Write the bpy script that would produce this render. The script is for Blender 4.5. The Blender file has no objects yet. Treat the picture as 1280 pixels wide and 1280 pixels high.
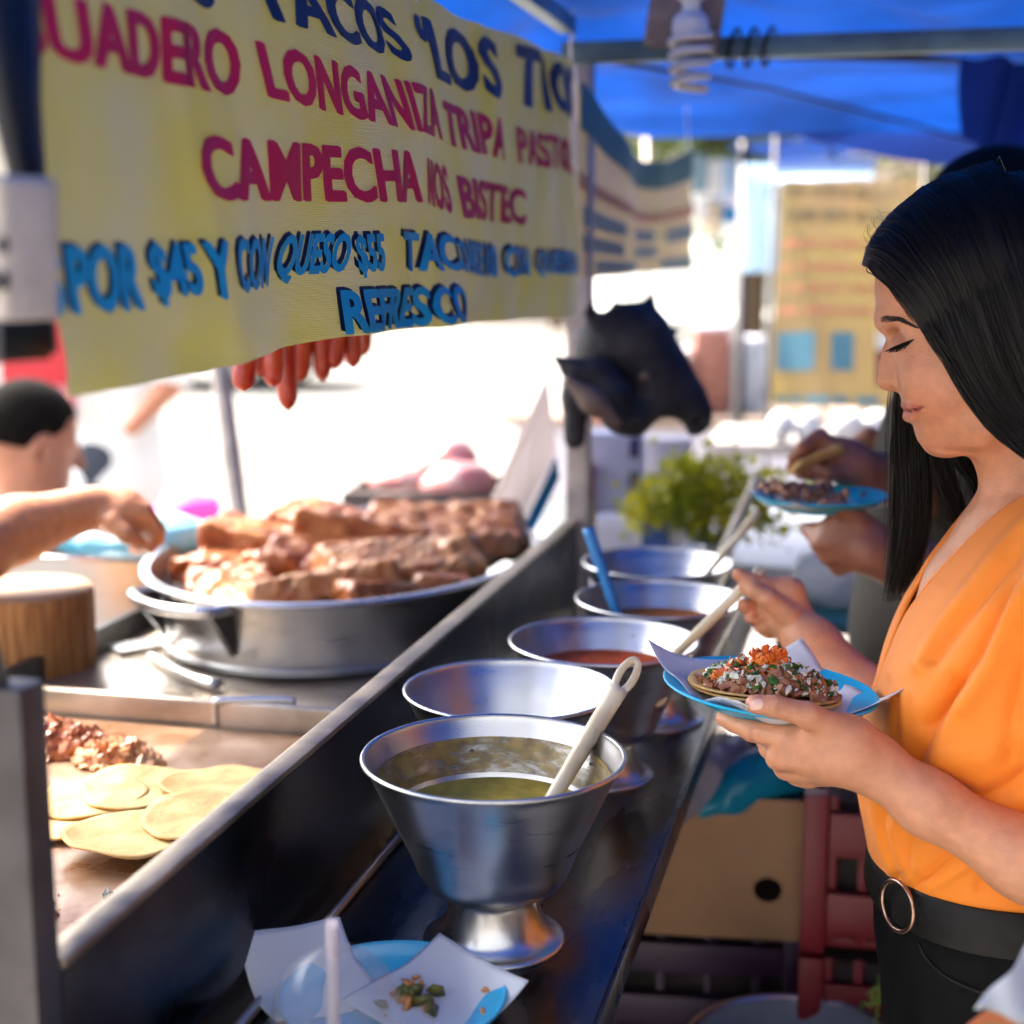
import bpy, bmesh, math, random
import numpy as np
from mathutils import Matrix, Vector
random.seed(7); rng = np.random.default_rng(11)
S = bpy.context.scene
COL = S.collection
# ---------------------------------------------------------------- camera
F = 1866.7; PIT = math.radians(9.785); YAW = math.radians(13.93)
CAM = np.array([0.0, 0.0, 1.51])
cam = bpy.data.cameras.new('camera'); camo = bpy.data.objects.new('camera', cam); COL.objects.link(camo)
camo.location = CAM; camo.rotation_euler = (math.pi/2 - PIT, 0, YAW)
cam.sensor_width = 24; cam.lens = 35; cam.clip_start = 0.02; cam.clip_end = 2000
cam.dof.use_dof = True; cam.dof.focus_distance = 1.27; cam.dof.aperture_fstop = 2.1; cam.dof.aperture_blades = 0
S.camera = camo
# ---------------------------------------------------------------- sky and sun
SUN_AZ = math.radians(-64)      # measured from +Y towards +X
SUN_EL = math.radians(50)
w = bpy.data.worlds.new('World'); S.world = w; w.use_nodes = True
nt = w.node_tree; bg = nt.nodes['Background']
sky = nt.nodes.new('ShaderNodeTexSky'); sky.sky_type = 'NISHITA'; sky.sun_disc = False
sky.sun_elevation = SUN_EL; sky.sun_rotation = SUN_AZ
sky.air_density = 1.0; sky.dust_density = 9.0; sky.ozone_density = .0
hs = nt.nodes.new('ShaderNodeHueSaturation'); hs.inputs['Saturation'].default_value = .12   # hazy, whitish midday sky
nt.links.new(sky.outputs[0], hs.inputs['Color']); nt.links.new(hs.outputs[0], bg.inputs[0]); bg.inputs[1].default_value = 0.15
sd = Vector((math.sin(SUN_AZ)*math.cos(SUN_EL), math.cos(SUN_AZ)*math.cos(SUN_EL), math.sin(SUN_EL)))
sl = bpy.data.lights.new('sun', 'SUN'); sl.energy = 2.0; sl.angle = math.radians(0.5); sl.color = (1, .83, .62)
so = bpy.data.objects.new('sun', sl); COL.objects.link(so); so.location = (-3, 2, 6)
so.rotation_euler = sd.to_track_quat('Z', 'Y').to_euler()
S.view_settings.view_transform = 'Standard'; S.view_settings.look = 'None'
S.view_settings.gamma = 1; S.view_settings.use_curve_mapping = False
S.view_settings.exposure = 2.6
S.cycles.max_bounces = 10; S.cycles.diffuse_bounces = 5; S.cycles.glossy_bounces = 5
S.cycles.transmission_bounces = 8; S.cycles.transparent_max_bounces = 12
S.cycles.sample_clamp_indirect = 6; S.cycles.caustics_reflective = False; S.cycles.caustics_refractive = False
# ---------------------------------------------------------------- pixel (1280 grid) -> point
_cp, _sp, _cy, _sy = math.cos(PIT), math.sin(PIT), math.cos(YAW), math.sin(YAW)
FW = np.array([-_sy*_cp, _cy*_cp, -_sp]); RT = np.array([_cy, _sy, 0.]); UP = np.cross(RT, FW)
def ray(x, y): return FW*F + RT*(x-640) - UP*(y-640)
def PZ(x, y, z): r = ray(x, y); return CAM + r*((z-CAM[2])/r[2])
def PX(x, y, X): r = ray(x, y); return CAM + r*(X/r[0])
def PY(x, y, Y): r = ray(x, y); return CAM + r*(Y/r[1])
def PD(x, y, d): return CAM + ray(x, y)*(d/F)
def topx(P):
    v = np.asarray(P, float) - CAM; d = v@FW
    return np.stack([640+F*(v@RT)/d, 640-F*(v@UP)/d], -1)
# ---------------------------------------------------------------- objects
def thing(name, label, cat, loc, group=None, kind=None):
    o = bpy.data.objects.new(name, None); COL.objects.link(o); o.location = tuple(loc)
    o.empty_display_size = .05
    return tag(o, label, cat, group, kind)
def tag(o, label=None, cat=None, group=None, kind=None):
    if label: o['label'] = label
    if cat: o['category'] = cat
    if group: o['group'] = group
    if kind: o['kind'] = kind
    return o
def setparent(o, p):
    # parts are modelled in place: a part's own matrix is the identity, a thing's is its base position
    o.parent = p; o.matrix_parent_inverse = (Matrix.Translation(p.location) if p.parent is None else Matrix.Identity(4)).inverted()
def link(name, me, mat, parent=None, smooth=True, origin=True):
    o = bpy.data.objects.new(name, me); COL.objects.link(o)
    if mat is not None:
        for m in (mat if isinstance(mat, (list, tuple)) else [mat]): me.materials.append(m)
    if smooth: me.polygons.foreach_set('use_smooth', np.ones(len(me.polygons), bool))
    if parent is not None: setparent(o, parent)
    elif origin and len(me.vertices):
        co = np.empty(len(me.vertices)*3, np.float32); me.vertices.foreach_get('co', co); co = co.reshape(-1, 3)
        c = (co.min(0)+co.max(0))/2; c[2] = co[:, 2].min()
        co -= c; me.vertices.foreach_set('co', co.ravel()); o.location = tuple(float(v) for v in c)
    me.update()
    return o
def mesh_np(name, V, Fc):
    me = bpy.data.meshes.new(name)
    V = np.asarray(V, np.float32)
    if isinstance(Fc, np.ndarray):
        n, k = Fc.shape
        me.vertices.add(len(V)); me.vertices.foreach_set('co', V.ravel())
        me.loops.add(n*k); me.loops.foreach_set('vertex_index', Fc.astype(np.int32).ravel())
        me.polygons.add(n); me.polygons.foreach_set('loop_start', np.arange(0, n*k, k, dtype=np.int32))
        me.update(calc_edges=True); me.validate()
    else:
        me.from_pydata([tuple(map(float, v)) for v in V], [], [tuple(map(int, f)) for f in Fc]); me.update()
    return me
class MB:
    """collects verts / faces"""
    def __init__(s): s.v = []; s.f = []; s.n = 0
    def add(s, V, Fc):
        V = np.asarray(V, float); s.v.append(V)
        s.f += [tuple(int(i)+s.n for i in f) for f in Fc]; s.n += len(V); return s
    def box(s, c, d, R=None, taper=1.0):
        c = np.asarray(c, float); h = np.asarray(d, float)/2
        V = np.array([[x, y, z] for z in (-1, 1) for y in (-1, 1) for x in (-1, 1)], float)
        V[4:, :2] *= taper
        V = V*h
        if R is not None: V = V@np.asarray(R).T
        return s.add(V+c, [(0, 2, 3, 1), (4, 5, 7, 6), (0, 1, 5, 4), (2, 6, 7, 3), (0, 4, 6, 2), (1, 3, 7, 5)])
    def tube(s, P, r, n=10, cap=True, flat=None):
        P = np.asarray(P, float); m = len(P); r = np.broadcast_to(np.asarray(r, float), (m,))
        T = np.gradient(P, axis=0); T /= np.linalg.norm(T, axis=1)[:, None]+1e-12
        up = np.array([0, 0, 1.]) if abs(T[0, 2]) < .9 else np.array([1., 0, 0])
        N = np.cross(T[0], up); N /= np.linalg.norm(N); rings = []
        for i in range(m):
            N = N - T[i]*(N@T[i]); N /= np.linalg.norm(N)+1e-12; B = np.cross(T[i], N)
            a = np.arange(n)*2*math.pi/n
            rings.append(P[i]+r[i]*(np.cos(a)[:, None]*N + np.sin(a)[:, None]*B*(1 if flat is None else flat)))
        V = np.concatenate(rings); Fc = []
        for i in range(m-1):
            for j in range(n):
                k = (j+1) % n; Fc.append((i*n+j, i*n+k, (i+1)*n+k, (i+1)*n+j))
        if cap: Fc += [tuple(range(n-1, -1, -1)), tuple(range((m-1)*n, m*n))]
        return s.add(V, Fc)
    def lathe(s, prof, c=(0, 0, 0), n=48, R=None, closed=False):
        prof = np.asarray(prof, float); a = np.arange(n)*2*math.pi/n; m = len(prof)
        V = np.stack([prof[:, 0][:, None]*np.cos(a), prof[:, 0][:, None]*np.sin(a), np.repeat(prof[:, 1][:, None], n, 1)], -1).reshape(-1, 3)
        if R is not None: V = V@np.asarray(R).T
        Fc = []
        for i in range(m-1 if not closed else m):
            i2 = (i+1) % m
            for j in range(n):
                k = (j+1) % n; Fc.append((i*n+j, i*n+k, i2*n+k, i2*n+j))
        return s.add(V+np.asarray(c, float), Fc)
    def grid(s, fn, nu, nv):
        V = [fn(i/nu, j/nv) for j in range(nv+1) for i in range(nu+1)]; w_ = nu+1
        return s.add(V, [(j*w_+i, j*w_+i+1, (j+1)*w_+i+1, (j+1)*w_+i) for j in range(nv) for i in range(nu)])
    def mesh(s, name='m'):
        return mesh_np(name, np.concatenate(s.v), s.f)
    def build(s, name, mat, parent=None, smooth=False, bevel=0, seg=2, weld=False, auto=None):
        me = s.mesh(name)
        if bevel or weld:
            bm = bmesh.new(); bm.from_mesh(me)
            if weld: bmesh.ops.remove_doubles(bm, verts=bm.verts, dist=1e-5)
            if bevel:
                ed = [e for e in bm.edges if len(e.link_faces) == 2 and e.calc_face_angle(0) > .6]
                bmesh.ops.bevel(bm, geom=ed, offset=bevel, segments=seg, profile=.6, affect='EDGES')
            bm.to_mesh(me); bm.free()
        o = link(name, me, mat, parent, smooth or bool(bevel))
        if auto or bevel:
            sharp(me, auto or .7)
        return o
def sharp(me, ang):
    try: me.set_sharp_from_angle(angle=ang)
    except Exception: pass
def Rz(a): c, s_ = math.cos(a), math.sin(a); return np.array([[c, -s_, 0], [s_, c, 0], [0, 0, 1.]])
def Rx(a): c, s_ = math.cos(a), math.sin(a); return np.array([[1., 0, 0], [0, c, -s_], [0, s_, c]])
def Ry(a): c, s_ = math.cos(a), math.sin(a); return np.array([[c, 0, s_], [0, 1., 0], [-s_, 0, c]])
def solidify(me, t):
    bm = bmesh.new(); bm.from_mesh(me); bmesh.ops.recalc_face_normals(bm, faces=bm.faces)
    bmesh.ops.solidify(bm, geom=bm.faces[:], thickness=t); bm.to_mesh(me); bm.free(); return me
# ---------------------------------------------------------------- materials
def mat(name, col, rough=.5, metal=0., var=.0, vscale=20., bump=0., bscale=60., col2=None, detail=4, spec=None,
        trans=0., alpha=None, sss=0., sssr=(1, .35, .2), ssss=.006, attr=None, coord='Object', stretch=None, rvar=0., sheen=0., transl=0., coat=0.,
        ior=None, emis=None, thin=False):
    m = bpy.data.materials.new(name); m.use_nodes = True; t = m.node_tree; N = t.nodes; L = t.links
    b = N['Principled BSDF']; out = N['Material Output']
    b.inputs['Base Color'].default_value = (*col, 1); b.inputs['Roughness'].default_value = rough; b.inputs['Metallic'].default_value = metal
    if spec is not None: b.inputs['Specular IOR Level'].default_value = spec
    if trans: b.inputs['Transmission Weight'].default_value = trans
    if ior: b.inputs['IOR'].default_value = ior
    if coat: b.inputs['Coat Weight'].default_value = coat
    if alpha is not None: b.inputs['Alpha'].default_value = alpha
    if sheen: b.inputs['Sheen Weight'].default_value = sheen
    if sss:
        b.inputs['Subsurface Weight'].default_value = sss; b.inputs['Subsurface Radius'].default_value = sssr; b.inputs['Subsurface Scale'].default_value = ssss
    tc = N.new('ShaderNodeTexCoord'); src = tc.outputs[coord]
    if stretch:
        mp = N.new('ShaderNodeMapping'); mp.inputs['Scale'].default_value = stretch; L.new(src, mp.inputs[0]); src = mp.outputs[0]
    base = None
    if attr:
        a = N.new('ShaderNodeAttribute'); a.attribute_name = attr; base = a.outputs['Color']
    if var or col2 or rvar:
        nz = N.new('ShaderNodeTexNoise'); nz.inputs['Scale'].default_value = vscale; nz.inputs['Detail'].default_value = detail; L.new(src, nz.inputs['Vector'])
        if col2 or var:
            cr = N.new('ShaderNodeValToRGB'); cr.color_ramp.elements[0].position = .35; cr.color_ramp.elements[1].position = .65
            if base is None:
                c2 = col2 or tuple(min(1, c*(1+var)) for c in col); c1 = col if col2 else tuple(c*(1-var) for c in col)
                cr.color_ramp.elements[0].color = (*c1, 1); cr.color_ramp.elements[1].color = (*c2, 1); L.new(nz.outputs[0], cr.inputs[0]); base = cr.outputs[0]
            else:
                cr.color_ramp.elements[0].color = (1-var, 1-var, 1-var, 1); cr.color_ramp.elements[1].color = (1+var*.5, 1+var*.4, 1+var*.4, 1); L.new(nz.outputs[0], cr.inputs[0])
                mx = N.new('ShaderNodeMix'); mx.data_type = 'RGBA'; mx.blend_type = 'MULTIPLY'; mx.inputs[0].default_value = 1
                L.new(base, mx.inputs[6]); L.new(cr.outputs[0], mx.inputs[7]); base = mx.outputs[2]
        if rvar:
            mr = N.new('ShaderNodeMapRange'); mr.inputs[1].default_value = .3; mr.inputs[2].default_value = .7
            mr.inputs[3].default_value = max(.02, rough-rvar); mr.inputs[4].default_value = rough+rvar; L.new(nz.outputs[0], mr.inputs[0]); L.new(mr.outputs[0], b.inputs['Roughness'])
    if base is not None: L.new(base, b.inputs['Base Color'])
    if bump:
        n2 = N.new('ShaderNodeTexNoise'); n2.inputs['Scale'].default_value = bscale; n2.inputs['Detail'].default_value = 5; L.new(src, n2.inputs['Vector'])
        bp = N.new('ShaderNodeBump'); bp.inputs['Strength'].default_value = 1; bp.inputs['Distance'].default_value = bump; L.new(n2.outputs[0], bp.inputs['Height']); L.new(bp.outputs[0], b.inputs['Normal'])
    if transl:
        tl = N.new('ShaderNodeBsdfTranslucent'); mx2 = N.new('ShaderNodeMixShader'); mx2.inputs[0].default_value = transl
        if base is not None: L.new(base, tl.inputs[0])
        else: tl.inputs[0].default_value = (*col, 1)
        L.new(b.outputs[0], mx2.inputs[1]); L.new(tl.outputs[0], mx2.inputs[2]); L.new(mx2.outputs[0], out.inputs[0])
    return m
def setattr_col(me, C, name='Col'):
    a = me.color_attributes.new(name, 'FLOAT_COLOR', 'POINT')
    C = np.concatenate([C, np.ones((len(C), 1))], 1).astype(np.float32); a.data.foreach_set('color', C.ravel())
# ---------------------------------------------------------------- signed-distance modelling
class SDF:
    def __init__(s): s.p = []
    def _add(s, f, c, R, op, k): s.p.append((f, np.asarray(c, float), R, op, k)); return s
    def cone(s, a, b, ra, rb, k=.01, op='u', sq=None):
        a = np.asarray(a, float); b = np.asarray(b, float); ab = b-a; L2 = ab@ab+1e-12
        def f(P):
            q = P-a; t = np.clip(q@ab/L2, 0, 1); return np.sqrt(((q-t[:, None]*ab)**2).sum(1))-(ra+t*(rb-ra))
        return s._add(f, (a+b)/2, math.sqrt(L2)/2+max(ra, rb), op, k)
    def chain(s, pts, rs, k=.01, op='u'):
        for i in range(len(pts)-1): s.cone(pts[i], pts[i+1], rs[i], rs[i+1], k, op)
        return s
    def ell(s, c, r, R=None, k=.01, op='u'):
        c = np.asarray(c, float); r = np.asarray(r, float)
        def f(P):
            q = P-c
            if R is not None: q = q@R
            k0 = np.sqrt(((q/r)**2).sum(1)); k1 = np.sqrt(((q/(r*r))**2).sum(1))+1e-9
            return np.where(k0 < .15, -r.min()*(1-k0), k0*(k0-1)/k1)
        return s._add(f, c, r.max(), op, k)
    def box(s, c, h, R=None, rr=.005, k=.01, op='u'):
        c = np.asarray(c, float); h = np.asarray(h, float)-rr
        def f(P):
            q = P-c
            if R is not None: q = q@R
            q = np.abs(q)-h; return np.sqrt((np.maximum(q, 0)**2).sum(1))+np.minimum(q.max(1), 0)-rr
        return s._add(f, c, np.linalg.norm(h)+rr, op, k)
    def fn(s, f, c, R, k=.01, op='u'): return s._add(f, c, R, op, k)
    def __call__(s, P, prims=None):
        d = np.full(len(P), .5)
        for f, c, R, op, k in (s.p if prims is None else prims):
            e = f(P)
            if op == 'u':
                h = np.maximum(k-np.abs(d-e), 0)/k; d = np.minimum(d, e)-h*h*k/4
            elif op == 's':
                e = -e; h = np.maximum(k-np.abs(d-e), 0)/k; d = np.maximum(d, e)+h*h*k/4
            elif op == 'i':
                d = np.maximum(d, e)
            elif op == 'd':
                d = d+e
        return d
    def mesh(s, res, lo=None, hi=None, pad=.012, B=16, slack=1.35):
        us = [p for p in s.p if p[3] == 'u']
        if lo is None: lo = np.min([p[1]-p[2] for p in us], 0)-pad
        if hi is None: hi = np.max([p[1]+p[2] for p in us], 0)+pad
        lo = np.asarray(lo, float); hi = np.asarray(hi, float)
        nb = np.ceil((hi-lo)/(res*B)).astype(int)
        I = np.stack(np.meshgrid(*[np.arange(n) for n in nb], indexing='ij'), -1).reshape(-1, 3)
        ctr = lo+(I+.5)*B*res; half = B*res*.87
        act = np.abs(s(ctr)) < half*slack+.004
        I = I[act]; ctr = ctr[act]; G = nb*B+2
        g = np.arange(B+1); off = np.stack(np.meshgrid(g, g, g, indexing='ij'), -1)
        cid = []; cpos = []; quads = []
        corner = [(a, b, c) for a in (0, 1) for b in (0, 1) for c in (0, 1)]
        edges = [(i, j) for i in range(8) for j in range(i+1, 8) if sum(abs(corner[i][k]-corner[j][k]) for k in range(3)) == 1]
        def gid(A): return (A[..., 0]*G[1]+A[..., 1])*G[2]+A[..., 2]
        for q in range(len(I)):
            pr = [p for p in s.p if p[3] in 'id' or np.linalg.norm(p[1]-ctr[q]) < p[2]+half+.03]
            if not pr: continue
            base = I[q]*B; P = lo+(base+off)*res
            v = s(P.reshape(-1, 3), pr).reshape(B+1, B+1, B+1); neg = v < 0
            if neg.all() or not neg.any(): continue
            cn = [neg[a:a+B, b:b+B, c:c+B] for a, b, c in corner]; tot = sum(x.astype(np.int8) for x in cn)
            A = np.argwhere((tot > 0) & (tot < 8))
            cv = np.stack([v[A[:, 0]+a, A[:, 1]+b, A[:, 2]+c] for a, b, c in corner], 1)
            acc = np.zeros((len(A), 3)); cnt = np.zeros(len(A))
            for i, j in edges:
                x, y = cv[:, i], cv[:, j]; m = (x < 0) != (y < 0); t = np.where(m, x/(x-y+1e-12), 0)[:, None]
                pt = np.array(corner[i])+t*(np.array(corner[j])-np.array(corner[i])); acc += np.where(m[:, None], pt, 0); cnt += m
            cpos.append(lo+(base+A+acc/cnt[:, None])*res); cid.append(gid(base+A))
            for ax in range(3):
                u_, w_ = (ax+1) % 3, (ax+2) % 3
                sl0 = [slice(0, B)]*3; sl1 = [slice(0, B)]*3; sl1[ax] = slice(1, B+1)
                n0 = neg[tuple(sl0)]; n1 = neg[tuple(sl1)]; E_ = np.argwhere(n0 != n1)
                if not len(E_): continue
                sgn = n0[E_[:, 0], E_[:, 1], E_[:, 2]]; E_ = E_+base
                du = np.zeros(3, int); du[u_] = 1; dw = np.zeros(3, int); dw[w_] = 1
                Q = np.stack([gid(E_), gid(E_-du), gid(E_-du-dw), gid(E_-dw)], 1)
                Q = np.where(sgn[:, None], Q, Q[:, ::-1]); quads.append(Q)
        cid = np.concatenate(cid); cpos = np.concatenate(cpos); quads = np.concatenate(quads)
        o = np.argsort(cid); cid = cid[o]; cpos = cpos[o]
        ix = np.searchsorted(cid, quads); ix = np.minimum(ix, len(cid)-1); ok = (cid[ix] == quads).all(1)
        return cpos, ix[ok]
    def trace(s, x, y, t0=.6, t1=3.0):
        r = ray(x, y); r = r/np.linalg.norm(r); t = t0
        for _ in range(120):
            d = float(s((CAM+r*t)[None])[0])
            if d < .0004: return CAM+r*t
            t += max(d*.7, .0006)
            if t > t1: break
        return None
def smooth_np(V, Q, it=1, lam=.5):
    for _ in range(it):
        acc = np.zeros_like(V); cnt = np.zeros(len(V))
        for a in range(Q.shape[1]):
            b = (a+1) % Q.shape[1]
            np.add.at(acc, Q[:, a], V[Q[:, b]]); np.add.at(acc, Q[:, b], V[Q[:, a]]); np.add.at(cnt, Q[:, a], 1); np.add.at(cnt, Q[:, b], 1)
        V = V+lam*(acc/np.maximum(cnt, 1)[:, None]-V)
    return V
def sdf_obj(name, sdf, res, m, parent=None, it=1, **kw):
    V, Q = sdf.mesh(res, **kw); V = smooth_np(V, Q, it) if it else V
    return link(name, mesh_np(name, V, Q), m, parent)
def strands(name, paths, r, m, parent, sides=3, tip=.25):
    Vs = []; Fs = []; n0 = 0
    for P in paths:
        P = np.asarray(P, float); k = len(P); T = np.gradient(P, axis=0); T /= np.linalg.norm(T, axis=1)[:, None]+1e-9
        ref = rng.normal(size=3); N = np.cross(T, ref); N /= np.linalg.norm(N, axis=1)[:, None]+1e-9; Bn = np.cross(T, N)
        rr = r*rng.uniform(.7, 1.3)*np.interp(np.linspace(0, 1, k), [0, .7, 1], [1, 1, tip])
        a = np.arange(sides)*2*math.pi/sides
        V = P[:, None, :]+rr[:, None, None]*(np.cos(a)[None, :, None]*N[:, None, :]+np.sin(a)[None, :, None]*Bn[:, None, :])
        Vs.append(V.reshape(-1, 3)); i = np.arange(k-1)[:, None]*sides; j = np.arange(sides)[None]; j2 = (j+1) % sides
        Fs.append((np.stack([i+j, i+j2, i+sides+j2, i+sides+j], -1).reshape(-1, 4))+n0); n0 += k*sides
    return link(name, mesh_np(name, np.concatenate(Vs), np.concatenate(Fs)), m, parent)
def bez(pts, n):
    """smooth Catmull-Rom through points"""
    P = np.asarray(pts, float); m = len(P); Q = np.concatenate([[2*P[0]-P[1]], P, [2*P[-1]-P[-2]]]); t = np.linspace(0, m-1-1e-9, n); i = t.astype(int); u = (t-i)[:, None]
    a, b, c, d = Q[i], Q[i+1], Q[i+2], Q[i+3]
    return .5*((2*b)+(-a+c)*u+(2*a-5*b+4*c-d)*u*u+(-a+3*b-3*c+d)*u**3)
# ================================================================ materials used by the stall
M = {}
M['steel'] = mat('steel', (.58, .58, .585), .31, 1., var=.05, vscale=9, stretch=(1, 1, 9), rvar=.05)
M['steel_dark'] = mat('dark_steel', (.075, .077, .09), .33, 1., var=.35, vscale=7, bump=.0002, bscale=60, rvar=.12)
M['shelf'] = mat('shelf_steel', (.11, .112, .125), .30, 1., var=.3, vscale=6, bump=.0002, bscale=80, rvar=.12, stretch=(4, 1, 1))
M['steel_warm'] = mat('greasy_steel', (.42, .36, .30), .38, .75, var=.35, vscale=7, bump=.0008, bscale=40, rvar=.15)
M['griddle'] = mat('griddle_grease', (.20, .085, .032), .36, .2, spec=.5, col2=(.40, .27, .18), vscale=12, bump=.001, bscale=45, rvar=.14)
M['rimsteel'] = mat('worn_rim_steel', (.34, .27, .19), .45, .8, var=.4, vscale=14, bump=.0005, bscale=60, rvar=.15)
M['black'] = mat('black_metal', (.02, .02, .022), .45, .3, var=.4)
M['post'] = mat('painted_post', (.06, .055, .058), .42, .3, var=.2, vscale=30, bump=.0003)
M['greypost'] = mat('galvanised_pipe', (.42, .38, .36), .5, .55, var=.2, vscale=20)
M['cream'] = mat('cream_plastic', (.74, .66, .50), .42, var=.16, vscale=45, bump=.0002, col2=(.62, .50, .32))
M['white_plastic'] = mat('white_plastic', (.80, .80, .78), .4)
M['bluepl'] = mat('blue_plastic', (.02, .42, .72), .32, var=.06)
M['blueladle'] = mat('blue_ladle_plastic', (.03, .25, .62), .35)
M['paper'] = mat('wax_paper', (.80, .82, .86), .55, bump=.0004, bscale=90, transl=.25, var=.03)
# ================================================================ ground
M['street'] = mat('sunlit_concrete', (.165, .15, .135), .85, var=.35, vscale=.6, bump=.004, bscale=25)
M['pavement'] = mat('stall_pavement', (.30, .28, .26), .8, var=.3, vscale=3, bump=.003, bscale=40)
g = MB().grid(lambda u, v: (-300+600*u, -150+600*v, 0), 4, 4).build('street_ground', M['street']); tag(g, 'pale sunlit concrete street behind the stall', kind='structure')
M['road'] = mat('worn_road', (.17, .165, .16), .85, var=.25, vscale=.5)
g = MB().grid(lambda u, v: (-60+90*u, 13+8*v+12*(u-.5), .006), 6, 3).build('road', M['road']); tag(g, 'worn grey road across the street', kind='structure')
g = MB().box((1.0, 1.8, .004), (5.2, 9, .06)).build('pavement', M['pavement'], bevel=.01); tag(g, 'dark pavement under the stall', kind='structure')
# ================================================================ the cart
PXP = -.455; Y0 = .735; Y1 = 2.26; RIM = 1.096; SH = .95; GZ = .98
cart = thing('taco_cart', 'steel taco cart with griddle, dark front panel and narrow serving shelf', 'food cart', (-.7, 1.45, .034))
b = MB().box((PXP-.004, (Y0+Y1)/2, (RIM+.885)/2), (.008, Y1-Y0, RIM-.885)); b.build('front_panel', M['steel_dark'], cart, bevel=.002)
b = MB().box((PXP-.008, (Y0+Y1)/2, RIM+.002), (.021, Y1-Y0+.004, .006)); b.build('panel_rim', M['rimsteel'], cart, bevel=.0025)
b = MB().box((-.3115, 1.55, SH-.004), (.247, 2.1, .008)); b.build('shelf', M['shelf'], cart, bevel=.002)
b = MB().box((-.187, 1.55, SH-.017), (.005, 2.1, .030)); b.build('shelf_edge', M['steel_dark'], cart, bevel=.002)
b = MB().tube([(-.437, .5, SH+.004), (-.437, 1.5, SH+.004), (-.437, 2.6, SH+.004)], .0045, 8); b.build('shelf_back_lip', M['steel_warm'], cart, True)
b = MB().box((-.7485, 1.118, GZ-.006), (.523, .765, .012)); b.build('griddle_plate', M['griddle'], cart, bevel=.002)
b = MB().box((-.7485, 1.510, GZ+.012), (.523, .014, .036)); b.build('griddle_lip', M['steel_warm'], cart, bevel=.003)
b = MB().box((-.7485, 1.967, GZ-.004), (.521, .895, .008)); b.build('stove_top', M['steel_warm'], cart, bevel=.002)
b = MB().box((-1.02, 1.58, GZ+.012), (.016, 1.68, .040)); b.build('back_rail', M['black'], cart, bevel=.003)
b = MB().box((-.72, 1.57, .60), (.50, 1.66, .56)); b.build('cart_body', M['steel_dark'], cart, bevel=.006)
for x in (-.92, -.52):
    for y in (.85, 2.1): MB().tube([(x, y, .32), (x, y, .036)], .02, 10).build('leg', M['black'], cart, True)
for y in (1.0, 1.6, 2.2):
    MB().tube([(-.452, y, .78), (-.40, y, .80), (-.21, y, .935)], .008, 8).build('shelf_bracket', M['black'], cart, True)
hp = [PZ(270, 906, GZ+.003), PZ(270, 906, GZ+.003)+[0, 0, .028], PZ(366, 905, GZ+.003)+[0, 0, .028], PZ(366, 905, GZ+.003)]
hq = [hp[0], hp[0]*.2+hp[1]*.8, hp[1]*.92+hp[2]*.08, hp[1]*.08+hp[2]*.92, hp[2]*.8+hp[3]*.2, hp[3]]
MB().tube(bez(hq, 30), .0045, 10).build('cover_handle', M['steel'], cart, True)
# near corner post (lower sleeve and the thinner upper post)
MB().box((-.484, .7195, .89), (.058, .027, .765)).build('corner_sleeve', M['post'], cart, bevel=.003)
ub = MB(); ub.tube([(-.486, .7195, 1.26), (-.500, .7195, 1.32), (-.530, .7195, 1.48), (-.56, .7195, 1.80)], .019, 4); ub.build('corner_post', M['post'], cart)
MB().box((-.740, .7195, .75), (.44, .02, .40)).build('end_panel', M['steel_dark'], cart, bevel=.003)
# ================================================================ salsa bowls
def bowl_meshes():
    o = [(0, .006), (.030, .006), (.050, .004), (.0575, .0), (.0590, .0022), (.0570, .0045), (.052, .007), (.046, .013), (.040, .024), (.0365, .034), (.0355, .040), (.0375, .044), (.047, .047),
         (.056, .053), (.0625, .063), (.0690, .080), (.0810, .106), (.0935, .133), (.1035, .1535), (.1070, .1565), (.1083, .1590), (.1070, .1610), (.1045, .1600), (.1030, .1560), (.0920, .1335), (.0795, .1065), (.0675, .0810), (.0610, .0640), (.0545, .0550), (.046, .0495), (.02, .0485), (0, .0485)]
    return MB().lathe(bez(np.c_[o, np.zeros(len(o))], 150)[:, :2], n=72).mesh('bowl')
BOWL = bowl_meshes()
BOWL_R = lambda z: np.interp(z, [.0485, .055, .064, .081, .1065, .1335, .156], [.046, .0545, .061, .0675, .0795, .092, .103])
M['green_salsa'] = mat('green_salsa', (.42, .31, .05), .5, var=.25, vscale=50, spec=.25)
M['red_salsa'] = mat('red_salsa', (.52, .08, .014), .55, var=.3, vscale=60, bump=.0003, bscale=90, spec=.25)
M['orange_salsa'] = mat('orange_salsa', (.42, .13, .02), .55, var=.3, vscale=60, bump=.0003, bscale=90, spec=.25)
def residue_mat(col):
    m = mat('salsa_residue', col, .3, var=.4, vscale=80, bump=.001, bscale=120); t = m.node_tree; N = t.nodes; L = t.links
    tc = N.new('ShaderNodeTexCoord'); mp = N.new('ShaderNodeMapping'); mp.inputs['Scale'].default_value = (1, 1, 3.2); L.new(tc.outputs['Object'], mp.inputs[0])
    nz = N.new('ShaderNodeTexNoise'); nz.inputs['Scale'].default_value = 26; nz.inputs['Detail'].default_value = 8; nz.inputs['Roughness'].default_value = .72; L.new(mp.outputs[0], nz.inputs[0])
    cr = N.new('ShaderNodeValToRGB'); cr.color_ramp.elements[0].position = .36; cr.color_ramp.elements[1].position = .54; L.new(nz.outputs[0], cr.inputs[0]); cr.color_ramp.elements[0].color = (.22, .22, .22, 1); cr.color_ramp.elements[1].color = (.85, .85, .85, 1); L.new(cr.outputs[0], N['Principled BSDF'].inputs['Alpha'])
    return m
M['green_res'] = residue_mat((.26, .17, .028)); M['red_res'] = residue_mat((.40, .07, .015))
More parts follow.
